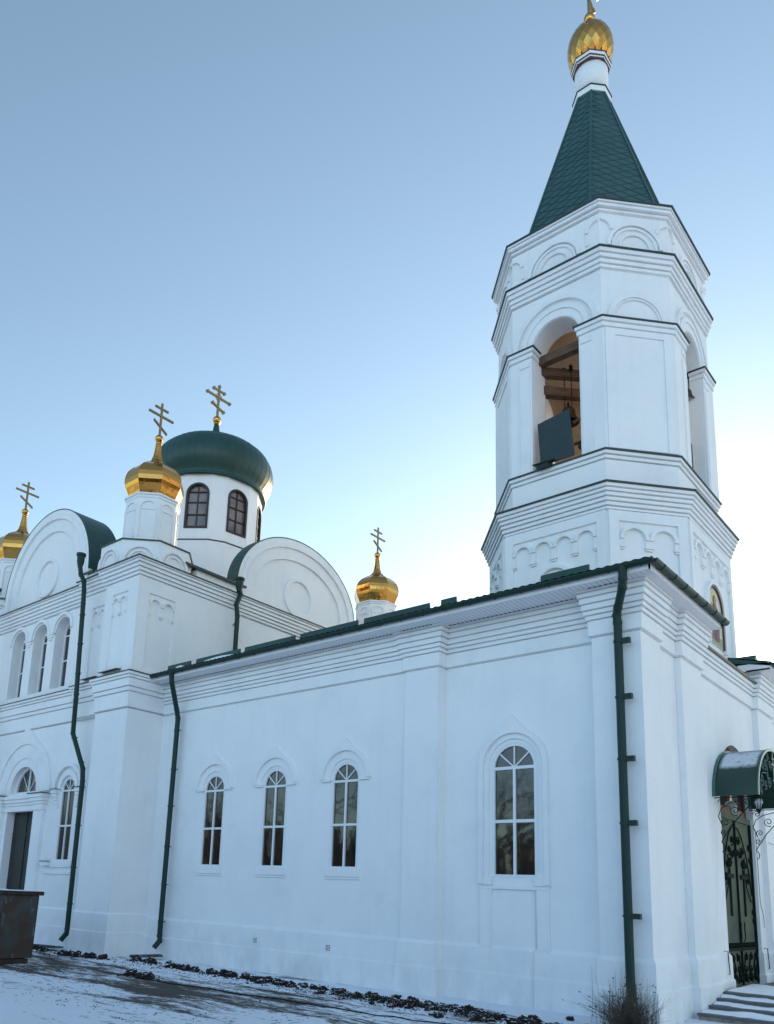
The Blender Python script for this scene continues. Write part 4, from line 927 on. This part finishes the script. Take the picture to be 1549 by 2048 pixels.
# corner piers with caps, panels on the diagonal faces, hood moulds
for k in range(1, 8, 2):
    a = faces_[k-1]; f, L_ = faces_[k]; c = faces_[(k+1) % 8]
    hwp = OHW if k-1 in (0, 4) else .75; hwn = OHW if (k+1) % 8 in (0, 4) else .75
    p0 = a[0].p(a[1]/2+hwp+.075, 0); p1 = a[0].p(a[1], 0); p2 = f.p(L_, 0); p3 = c[0].p(c[1]/2-hwn-.075, 0)
    pa_, pb_ = p0-a[0].n*.3, p3-c[0].n*.3
    chain = [(q.x, q.y) for q in (pa_, p0, p1, p2, p3, pb_)]
    bb = bmesh.new(); loft(bb, chain, [(.07, ZB0), (.07, 16.98), (.05, 16.985), (.05, 17.0), (.11, 17.01), (.11, 17.13), (.08, 17.135), (.08, 17.15), (.15, 17.155), (.15, 17.25)])
    pr_ = part('pier', bb, WHITE, bf)
    bb = bmesh.new(); loft(bb, chain, [(.14, 17.252), (.185, 17.254), (.19, 17.285), (-.05, 17.36)]); part('flashing', bb, FLASH, bf)
    g = Fr(f.p(0, 0, .07), f.u); Lg = L_
    bb = bmesh.new(); prism(bb, g, [(.03, ZB0+.03), (Lg-.03, ZB0+.03), (Lg-.03, 16.97), (.03, 16.97)], 0, .035, holes=[[(.30, ZB0+.05), (Lg-.30, ZB0+.05), (Lg-.30, 16.78), (.30, 16.78)]]); part('pier_facing', bb, WHITE, bf)
    for ff, u0, u1 in ((a[0], a[1]/2+hwp+.06, a[1]/2+hwp+.36), (c[0], c[1]/2-hwn-.36, c[1]/2-hwn-.06)):
        gg_ = Fr(ff.p(0, 0, .07), ff.u); bb = bmesh.new(); boxw(bb, gg_, u0, u1, ZB0+.03, 16.55, -.02, .03); boxw(bb, gg_, u0, u1, 16.72, 16.86, -.02, .03); part('pier_facing', bb, TRIM, bf)
    bb = bmesh.new(); ring_prism(bb, f, arc(L_/2, 17.34, .84, 0, 180, 20), arc(L_/2, 17.34, .68, 0, 180, 20), -.02, .045)
    ring_prism(bb, f, arc(L_/2, 17.34, .685, 0, 180, 20), arc(L_/2, 17.34, .62, 0, 180, 20), -.02, .025); part('blind_arch', bb, TRIM, bf)
for k in (0, 2, 4, 6):
    f, L_ = faces_[k]; hw = OHW if k in (0, 4) else .75
    bb = bmesh.new()
    ring_prism(bb, f, arc(L_/2, ZSP+.10, hw+.56, 0, 180, 24), arc(L_/2, ZSP+.10, hw+.42, 0, 180, 24), -.02, .05)
    ring_prism(bb, f, arc(L_/2, ZSP+.10, hw+.30, 0, 180, 24), arc(L_/2, ZSP+.10, hw+.16, 0, 180, 24), -.02, .04)
    ring_prism(bb, f, arc(L_/2, ZSP+.10, hw+.165, 0, 180, 24), arc(L_/2, ZSP+.0, hw+.02, 0, 180, 24), -.02, .02)
    part('arch_moulding', bb, TRIM, bf)
# cornice of the belfry, kokoshnik tier and top cornice
b = bmesh.new(); loft(b, BP, bands(18.83, [(18.85, .05), (18.97, .09), (19.11, .14), (19.25, .18)], 19.39), True); part('cornice', b, TRIM)
b = bmesh.new(); loft(b, BP, [(.17, 19.392), (.22, 19.394), (.225, 19.43), (.03, 19.53)], True); part('flashing', b, FLASH)
b = bmesh.new(); loft(b, octT(2.64, 3.03, .50, .515), [(0, 19.0), (0, 20.80)], True, True); kt = part('kokoshnik_tier', b, WHITE)
KP = octT(2.64, 3.03, .50, .515)
for k in range(8):
    f, L_ = face(KP, k); bb = bmesh.new(); c = L_/2; s_ = 1. if k % 2 else 1.0
    for r1, r2, d_ in ((.80, .70, .045), (.66, .59, .03), (.46, .40, .03)): ring_prism(bb, f, arc(c, 19.60, r1, 0, 180, 20), arc(c, 19.60, r2, 0, 180, 20), -.02, d_)
    ring_prism(bb, f, arc(.02, 20.12, .36, 2, 88, 10), arc(.02, 20.12, .28, 2, 88, 10), -.02, .04)
    ring_prism(bb, f, arc(L_-.02, 20.12, .36, 92, 178, 10), arc(L_-.02, 20.12, .28, 92, 178, 10), -.02, .04)
    boxw(bb, f, L_-.385, L_-.305, 19.75, 20.14, -.02, .03); boxw(bb, f, .305, .385, 19.75, 20.14, -.02, .03)
    part('arch_moulding', bb, TRIM, kt)
b = bmesh.new(); loft(b, KP, bands(20.65, [(20.67, .05), (20.77, .13), (20.88, .16)], 20.96), True); part('cornice', b, TRIM)
b = bmesh.new(); loft(b, KP, [(.12, 20.962), (.20, 20.964), (.205, 21.0), (-.35, 21.12)], True, False); part('flashing', b, FLASH)
# spire
def octA(ax, ay): return octT(ax, ay, .414, .414)
SB, ST_ = octA(2.42, 2.86), octA(.48, .53); Z0S, Z1S = 20.95, 27.98
b = bmesh.new(); v0 = [b.verts.new((x, y, Z0S)) for x, y in SB]; v1 = [b.verts.new((x, y, Z1S)) for x, y in ST_]
for k in range(8): b.faces.new([v0[k], v0[(k+1) % 8], v1[(k+1) % 8], v1[k]])
SPG = mat('spire_metal', (.022, .074, .074), .45, bump=[(2, .2, .01)], var=((.034, .095, .093), 1.1, .35, .7))
b.faces.new(v1); spire = part('spire', b, SPG, label='steep green metal spire with diamond seams')
b = bmesh.new()
for k in range(8): bar(b, (*SB[k], Z0S), (*ST_[k], Z1S), .07, .05)
part('ridge_strip', b, SPG, spire)
b = bmesh.new()
for k in range(8):
    A0, B0 = Vector((*SB[k], Z0S)), Vector((*SB[(k+1) % 8], Z0S)); A1, B1 = Vector((*ST_[k], Z1S)), Vector((*ST_[(k+1) % 8], Z1S))
    m0, m1 = (A0+B0)/2, (A1+B1)/2; H_ = (m1-m0).length; e = (B0-A0).normalized(); g_ = (m1-m0).normalized(); nn = e.cross(g_)
    w0, w1 = (B0-A0).length/2, (B1-A1).length/2
    hwf = lambda t: w0+(w1-w0)*t/H_
    sl = .52; t = -w0*sl
    while t < H_+w0*sl:
        for sg in (-1, 1):
            # line v = t + sg*sl*u, clipped by |u| <= hw(v) and 0 <= v <= H
            pts = []
            us = [-w0 + 2*w0*i/60 for i in range(61)]
            ok = [u for u in us if 0 <= t+sg*sl*u <= H_ and abs(u) <= hwf(t+sg*sl*u)]
            if len(ok) > 1:
                q0 = m0+e*ok[0]+g_*(t+sg*sl*ok[0])+nn*.006; q1 = m0+e*ok[-1]+g_*(t+sg*sl*ok[-1])+nn*.006; bar(b, q0, q1, .012, .012, nn)
        t += .33
part('diamond_seam', b, SPG, spire)
def ringband(P8, z0, z1, o, m_, nm, par): bb = bmesh.new(); loft(bb, P8, [(-.12, z0), (o, z0), (o, z1), (-.12, z1)], True, True); return part(nm, bb, m_, par)
N6 = octA(.55, .60)
ringband(N6, 27.86, 28.07, .0, TRIM, 'neck_ring', spire); ringband(N6, 28.072, 28.10, .03, FLASH, 'flashing', spire)
b = bmesh.new(); lathe(b, TX, TY, [(.53, 28.0), (.53, 29.3)], 40); nk = part('neck', b, WHITE, spire, smooth=False)
for p_ in nk.data.polygons: p_.use_smooth = abs(p_.normal.z) < .5
N7 = octA(.52, .56)
ringband(N7, 29.16, 29.22, .02, BROWNT, 'brown_band', spire); ringband(N7, 29.222, 29.27, .035, TRIM, 'neck_ring', spire); ringband(N7, 29.272, 29.31, .05, BROWNT, 'brown_band', spire); ringband(N7, 29.312, 29.42, .065, TRIM, 'neck_ring', spire); ringband(N7, 29.422, 29.45, .085, BROWNT, 'brown_band', spire)
# faceted gilt dome with diamond plates
DPR = [(.50, 29.44), (.63, 29.62), (.71, 29.82), (.745, 30.02), (.75, 30.22), (.725, 30.42), (.67, 30.60), (.59, 30.77), (.48, 30.92), (.35, 31.05), (.20, 31.14), (.10, 31.18)]
b = bmesh.new(); nn_ = 17; rg = []
for i, (r, z) in enumerate(DPR): rg.append([b.verts.new((TX+r*math.cos(2*math.pi*(k+.5*(i % 2))/nn_), TY+r*math.sin(2*math.pi*(k+.5*(i % 2))/nn_), z)) for k in range(nn_)])
for i in range(len(rg)-2):
    for k in range(nn_):
        a_, c_, d_ = rg[i][k], rg[i+2][k], None
        if i % 2 == 0: l_, r_ = rg[i+1][k-1], rg[i+1][k]
        else: l_, r_ = rg[i+1][k], rg[i+1][(k+1) % nn_]
        b.faces.new([a_, r_, c_, l_])
gd = part('gilt_dome', b, GOLD, spire)
b = bmesh.new(); lathe(b, TX, TY, [(r-.035, z) for r, z in DPR], 32); part('gilt_core', b, GOLDD, gd)
b = bmesh.new(); lathe(b, TX, TY, [(.12, 31.10), (.13, 31.22), (.10, 31.30)], 16); lathe(b, TX, TY, [(.185*math.sin(R(t)), 31.50-.21*math.cos(R(t))) for t in (30, 45, 60, 80, 100, 120, 140, 160)], 24); part('ball', b, GOLD, gd, smooth=True)
cross('cross', TX, TY, 31.68, 34.2, ((33.7, .35, 0), (33.2, .75, 0), (32.35, .36, .14)), .10, gd, True)
# ---- inside the belfry : timbers, bells, the green sheet in the opening
def timber(p, q, w_, h_, lab):
    bb = bmesh.new(); p, q = Vector(p), Vector(q); mid = (p+q)/2; bar(bb, p-mid, q-mid, w_, h_)
    o_ = link('timber_beam', bb, WOOD); o_.location = mid; tag(o_, lab, 'beam'); return o_
timber((-4.10, 3.95, 17.10), (-2.45, 3.95, 17.10), .22, .24, 'nearest timber beam across the left arched bell opening')
timber((-4.55, 3.62, 16.88), (-1.6, 6.57, 16.88), .20, .25, 'second timber bell beam, just behind the front one')
timber((-4.70, 3.60, 16.34), (-1.7, 6.70, 16.34), .22, .27, 'lowest and farthest timber bell beam')
def bell(x, y, z, r, beam, lab):
    t = tag(empty('bell', (x, y, z)), lab, 'bell', None)
    bb = bmesh.new(); pr = [(1.0, -1.55), (1.0, -1.48), (.86, -1.3), (.72, -1.0), (.64, -.65), (.60, -.35), (.50, -.14), (.30, -.03), (.12, 0)]
    lathe(bb, 0, 0, [(r*a, r*c) for a, c in pr], 28, caps=False); rim = lathe(bb, 0, 0, [(r*.98, -1.55*r), (r*.80, -1.45*r), (r*.55, -.7*r), (r*.4, -.2*r), (.02, -.1*r)], 28, caps=False); part('bell_body', bb, BRONZE, t, smooth=True)
    bb = bmesh.new(); lathe(bb, 0, 0, [(r*.10, 0), (r*.14, .08), (r*.10, .16), (r*.05, .2)], 12)
    for s_ in (-1, 1): tube(bb, [(s_*r*.35, 0, -.02), (s_*r*.35, 0, beam-z-.05)], .014, 6); boxw(bb, Fr((0, 0), (1, 0)), s_*r*.35-.035, s_*r*.35+.035, beam-z-.06, beam-z+.12, -.05, .05)
    part('bell_hanger', bb, IRON, t)
    bb = bmesh.new(); tube(bb, [(0, 0, -.2*r), (.02, 0, -1.5*r)], .018, 6); lathe(bb, .02, 0, [(.02, -1.68*r), (.06, -1.6*r), (.02, -1.5*r)], 10); part('clapper', bb, IRON, t)
    return t
bell(-3.52, 4.62, 15.80, .30, 17.0, 'bronze bell on long iron straps behind the green sheet in the left opening')
bell(-3.0, 5.15, 15.45, .46, 16.9, 'largest dark bell, low at the right side of the left bell opening')
bell(-1.12, 7.30, 16.80, .23, 17.20, 'small bell seen in the right hand bell opening')
timber((-1.12, 5.75, 17.27), (-1.12, 7.35, 17.27), .12, .14, 'thin timber carrying the small bell in the right opening')
b = bmesh.new(); f0 = faces_[0][0]; FFS = Fr((0, 0), (1, 0))
prism(b, FFS, [(-3.76, 0), (-2.80, 0), (-2.98, 1.50), (-3.90, 1.36)], -.01, .01)
for i in range(9): lathe(b, -3.74, -.012, [(.012, .1+i*.14), (.012, .13+i*.14)], 6)
sh = link('green_sheet', b, mat('green_sheet_paint', (.015, .034, .038), .6, var=((.022, .045, .050), 2, .4, .7))); sh.location = (0, 3.36, 13.50); sh.rotation_euler = (R(-5), 0, R(0))
tag(sh, 'dark green metal sheet leaning in the left arched bell opening', 'metal sheet')
b = bmesh.new(); box(b, -.18, .18, -.14, .14, 0, .12); box(b, -.26, .3, -.17, .10, .12, .15)
fb = link('spotlight', b, DGREEN); fb.location = (-3.62, 3.30, 13.37); fb.rotation_euler = (R(18), 0, R(0)); tag(fb, 'small dark green spotlight box on the ledge below the metal sheet', 'spotlight')
b = bmesh.new(); boxw(b, EF, 0, 1.0, 0, 1.45, -.01, .01); sh2 = link('green_sheet', b, bpy.data.materials['green_sheet_paint']); sh2.location = (-1.0, 6.12, 13.46); tag(sh2, 'dark green metal sheet standing in the right hand bell opening', 'metal sheet')
b = bmesh.new()
bar(b, (-3.2, 4.2, 15.0), (-2.3, 4.4, 15.35), .06, .06); o_ = link('rail', b, WOOD); tag(o_, 'thin timber rail slanting behind the green sheet', 'rail')
b = bmesh.new(); box(b, -3.1, -2.2, 4.0, 4.06, 14.2, 14.26); box(b, -2.9, -2.86, 4.0, 4.04, 13.45, 14.2); box(b, -2.74, -2.70, 4.0, 4.04, 13.45, 14.2); o_ = link('railing', b, WOOD); tag(o_, 'low timber railing inside the left bell opening', 'railing')
b = bmesh.new(); loft(b, [tuple(q) for q in offset(BP, -TH+.1, True)], [(0, 13.38), (0, 13.46)], True, True); part('belfry_floor', b, WOOD, bf)

# ------------------------------------------------------------------ rusty container at the left edge
ct = tag(empty('container', (-14.50, -5.15, .0)), 'rusty steel waste container with flaking grey blue paint at the left edge', 'container')
def cpart(nm, bb, m_, parent=ct): o_ = link(nm, bb, m_, ct); return o_
W_, D_, ZB_, ZT_ = 2.1, .95, .04, 1.58
CTM = Matrix.Rotation(R(-3), 4, 'Z')
b = bmesh.new(); prism(b, Fr((0, 0), (1, 0)), [(-1.95, ZB_), (.50, ZB_), (.54, ZT_), (-2.05, ZT_)], -.95, 0); bmesh.ops.bevel(b, geom=b.edges[:], offset=.015, segments=2, affect='EDGES'); cpart('body', b, RUST)
b = bmesh.new(); boxw(b, Fr((0, 0), (1, 0)), -2.12, .62, ZT_, ZT_+.10, -1.03, .09); bmesh.ops.bevel(b, geom=b.edges[:], offset=.012, segments=2, affect='EDGES'); cpart('rim', b, RUSTB)
for u in (-1.55, .35):
    b = bmesh.new(); boxw(b, Fr((0, 0), (1, 0)), u-.09, u+.09, -.10, 1.12, .005, .10); boxw(b, Fr((0, 0), (1, 0)), u-.14, u+.14, -.14, .02, -.85, .20); cpart('leg', b, RUSTB)
b = bmesh.new(); bar(b, (-.45, -.06, 1.55), (.10, -.06, 1.18), .08, .12); bar(b, (-.45, -.06, 1.22), (.0, -.06, 1.22), .08, .08); cpart('brace', b, RUSTB)
b = bmesh.new(); lathe(b, .10, -.10, [(.09, .2), (.10, 1.1), (.07, 1.16)], 12); cpart('lifting_post', b, RUST)
b = bmesh.new(); pts = [(-2.05+2.65*i/24, ZT_+.105+.03*abs(mnoise.noise(Vector((i*.6, 0, 3))))) for i in range(25)]; prism(b, Fr((0, 0), (1, 0)), [(-2.05, ZT_+.09)]+pts+[(.60, ZT_+.09)], -.9, .0); cpart('snow', b, SNOW)
ct.rotation_euler = (0, 0, R(1))

# ------------------------------------------------------------------ drain boards
for x, y, l_, rz, lab in ((-13.95, -.72, .9, 62, 'weathered board below the drainpipe at the inner corner'), (-17.75, -1.66, 1.9, -6, 'long weathered board below the bent drainpipe')):
    b = bmesh.new(); box(b, -l_/2, l_/2, -.13, .13, 0, .05); box(b, -l_/2+.02, l_/2-.05, -.07, .06, .051, .062)
    o_ = link('drain_board', b, BOARD); o_.location = (x, y, -.02); o_.rotation_euler = (R(3), R(-2), R(rz)); tag(o_, lab, 'board')

# ------------------------------------------------------------------ clods of frozen soil
def clod(r, seed, squash=.6):
    bb = bmesh.new(); bmesh.ops.create_icosphere(bb, subdivisions=3, radius=1)
    off_ = Vector((seed*3.1, seed*1.7, seed))
    for v in bb.verts:
        d = v.co.normalized(); k = .85+.55*mnoise.noise(d*1.3+off_)+.45*(.5-abs(mnoise.noise(d*2.6+off_)))+.30*mnoise.noise(d*6+off_)+.15*mnoise.noise(d*13+off_)
        v.co = Vector((d.x*k*r, d.y*k*r, d.z*k*r*squash))
    return bb
protos = []; BIG = None
for s_ in range(7):
    bb = clod(1., s_+1, .62); me_ = bpy.data.meshes.new('soil_clod'); bmesh.ops.recalc_face_normals(bb, faces=bb.faces); bb.to_mesh(me_); bb.free(); me_.materials.append(SOIL); protos.append(me_)
SPOTS = [(-19.2, -1.9), (-18.2, -1.95), (-17.5, -2.1), (-16.8, -2.2), (-16.0, -2.1), (-15.45, -2.0), (-15.05, -1.95), (-14.6, -1.9), (-13.6, -1.25), (-13.2, -1.2), (-12.9, -1.3), (-12.1, -1.3), (-11.8, -1.35), (-11.25, -1.45), (-11.05, -1.5), (-10.25, -1.5), (-9.65, -1.55), (-9.35, -1.6), (-8.8, -1.5), (-8.5, -1.55), (-8.2, -1.6), (-10.5, -3.6), (-10.2, -3.65), (-9.95, -3.7)]
random.seed(11)
BIG = []
for x, y in SPOTS:
    for k in range(random.randint(3, 5)): BIG.append((x+random.gauss(0, .13), y+random.gauss(0, .07)))
NB = len(BIG); CL = SPOTS; SPOTS = BIG
def along(t):           # centre line of the row of clods in plan
    return (-8.2+7.3*t, -1.55-.30*t)
for i in range(185):
    t = random.random()**.9; x, y = along(t); SPOTS.append((x+random.gauss(0, .1), y+random.gauss(0, .20+.14*t)))
for i, (x, y) in enumerate(SPOTS):
    o_ = bpy.data.objects.new('soil_clod', protos[i % 7]); COL.objects.link(o_)
    r_ = (random.uniform(.06, .145) if i < NB else random.choice((random.uniform(.03, .06), random.uniform(.04, .11))))
    o_.scale = (r_*random.uniform(.8, 1.3), r_*random.uniform(.8, 1.2), r_*random.uniform(.9, 1.3)); o_.rotation_euler = (random.uniform(-.5, .5), random.uniform(-.5, .5), random.uniform(0, 6.28))
    o_.location = (x, y, gz(x, y)+r_*.30)
    tag(o_, 'dark clod of frozen soil in one of the small heaps' if i < NB else 'small dark clod of frozen soil in the row along the wall', 'soil clod', 'soil clods in small heaps' if i < NB else 'small soil clods in the row')
# crumbs and snow caught between them: one uncountable mass
b = bmesh.new(); random.seed(5)
def crumb(bb, x, y, r):
    z = gz(x, y)
    vs = [bb.verts.new((x+r*random.uniform(.5, 1.2)*math.cos(a), y+r*random.uniform(.5, 1.2)*math.sin(a), z-.01+random.uniform(0, .3)*r)) for a in (0, 1.26, 2.5, 3.77, 5.03)]
    tp = bb.verts.new((x+random.uniform(-.3, .3)*r, y+random.uniform(-.3, .3)*r, z+r*random.uniform(.5, 1.1)))
    for k in range(5): bb.faces.new([vs[k], vs[(k+1) % 5], tp])
for i in range(2600):
    if i < 1300: t = random.random(); x, y = along(t); x += random.gauss(0, .15); y += random.gauss(-.05, .30)
    elif i < 1800: x = random.uniform(-19, -8); y = -1.7+random.gauss(0, .3)+(x+8)*.02
    else: x = random.uniform(-13, -1); y = random.uniform(-8, -1.6)
    crumb(b, x, y, random.uniform(.008, .035) if i < 1800 else random.uniform(.006, .022))
for cx_, cy_ in CL:
    for k in range(22): crumb(b, cx_+random.gauss(0, .22), cy_+random.gauss(0, .16), random.uniform(.02, .06))
o_ = link('soil_crumbs', b, SOIL, kind='stuff'); tag(o_, 'crumbs of dark soil scattered over the snow', 'soil')
# dead leaves and twigs scattered over the trodden strip
b = bmesh.new(); random.seed(9)
for i in range(900):
    x = random.uniform(-13, -1.2); y = random.uniform(-7.5, -1.9); l_ = random.uniform(.03, .16); a = R(random.gauss(8, 30)); z = gz(x, y)+.008
    bar(b, (x, y, z), (x+l_*math.cos(a), y+l_*math.sin(a), z+random.uniform(0, .012)), random.uniform(.004, .010), .004)
o_ = link('plant_litter', b, mat('litter', (.06, .045, .032), .9), kind='stuff'); tag(o_, 'dry stalks and twigs strewn on the snow', 'plant litter')
b = bmesh.new()
pts = []
for i in range(60):
    t = i/59; x = -10.0+8.5*t; y = -3.9+.8*t; pts.append((x, y+.02*math.sin(t*20), gz(x, y)+.012))
tube(b, pts, .010, 5); o_ = link('cable', b, IRON); tag(o_, 'thin black cable lying on the snow in front of the wall', 'cable')

# ------------------------------------------------------------------ dry bush at the corner
def bush(x, y, n, h, spread, seed, lab):
    random.seed(seed); bb = bmesh.new()
    for i in range(n):
        a = random.uniform(0, 6.28); rr = spread*random.random()**1.15*(1.25 if math.cos(a) < 0 else .85); lean = Vector((math.cos(a), math.sin(a), 0))*rr
        base = Vector((random.gauss(0, .20), random.gauss(0, .10), -.02)); hh = h*random.choice((random.uniform(.3, .8), random.uniform(.5, 1.15)))*(1-.28*rr/spread)
        pts = []; ph = random.uniform(0, 6.28)
        for j in range(7):
            t = j/6; pts.append(base + lean*(t**1.55) + Vector((.012*math.sin(ph+t*5), .012*math.cos(ph+t*6), hh*(t - .22*t*t*rr/spread))))
        w_ = random.uniform(.0022, .0042); tube(bb, pts, [w_*(1.25-.9*j/6) for j in range(7)], 4, cap=False)
        if random.random() < .10:
            q = pts[-1]
            for k in range(3): bar(bb, q, q+Vector((random.uniform(-.03, .03), random.uniform(-.03, .03), random.uniform(-.01, .03))), .012, .008)
    o_ = link('dry_bush', bb, GRASS); o_.location = (x, y, gz(x, y)); tag(o_, lab, 'bush'); return o_
bush(-.30, -.60, 560, .92, .62, 3, 'bushy clump of dry brown stalks around the foot of the corner drainpipe')

# ------------------------------------------------------------------ bare trees across the yard (mirrored in the panes) and an added, unseen wood
def tree(x, y, h, seed, lab):
    random.seed(seed); t = tag(empty('bare_tree', (x, y, -.1)), lab, 'tree'); bt = bmesh.new(); bc = bmesh.new()
    def grow(bb, p, d, L_, r, lev):
        pts = [p]; n_ = 4
        for i in range(n_):
            d = (d+Vector((random.gauss(0, .10), random.gauss(0, .10), random.gauss(.03, .06)))).normalized(); pts.append(pts[-1]+d*L_/n_)
        tube(bb, pts, [r*(1-.5*i/n_) for i in range(n_+1)], 7 if lev < 2 else 4, cap=False)
        if lev >= 5: return
        for k in range(3 if lev else 5):
            q = pts[random.randint(2, n_)]; a = random.uniform(0, 6.28); tilt = random.uniform(.4, .9)
            s_ = d.cross(Vector((math.cos(a), math.sin(a), .2))).normalized()
            grow(bc, q, (d*math.cos(tilt)+s_*math.sin(tilt)).normalized(), L_*random.uniform(.55, .75), r*.50, lev+1)
    grow(bt, Vector((0, 0, 0)), Vector((0, 0, 1)), h*.42, h*.022, 0)
    link('trunk', bt, BARK, t); link('crown', bc, BARK, t)
    return t
for i, (x, y, h, lab) in enumerate(((-24, -33, 15, 'tall bare tree mirrored in the large window'), (-35, -30, 14, 'bare spreading tree farther left across the yard'), (-14, -38, 16, 'bare tree standing behind the photographer'), (-46, -27, 13, 'slim bare tree at the far left of the yard'), (-29, -41, 17, 'highest bare tree at the back of the yard'))): tree(x, y, h, 20+i, lab)
b = bmesh.new(); random.seed(4)
for i in range(2600):
    a = R(random.uniform(190, 330)); d = random.uniform(62, 80); x, y = d*math.cos(a)-10, d*math.sin(a); h = random.uniform(4.5, 10)
    bar(b, (x, y, -.2), (x+random.gauss(0, .5), y+random.gauss(0, .5), h), random.uniform(.1, .45), random.uniform(.1, .45))
o_ = link('wood', b, BARK, kind='stuff'); tag(o_, 'unseen far wood added to darken the window reflections', 'wood')  # unseen tree band, added for a dark lower reflection in the panes
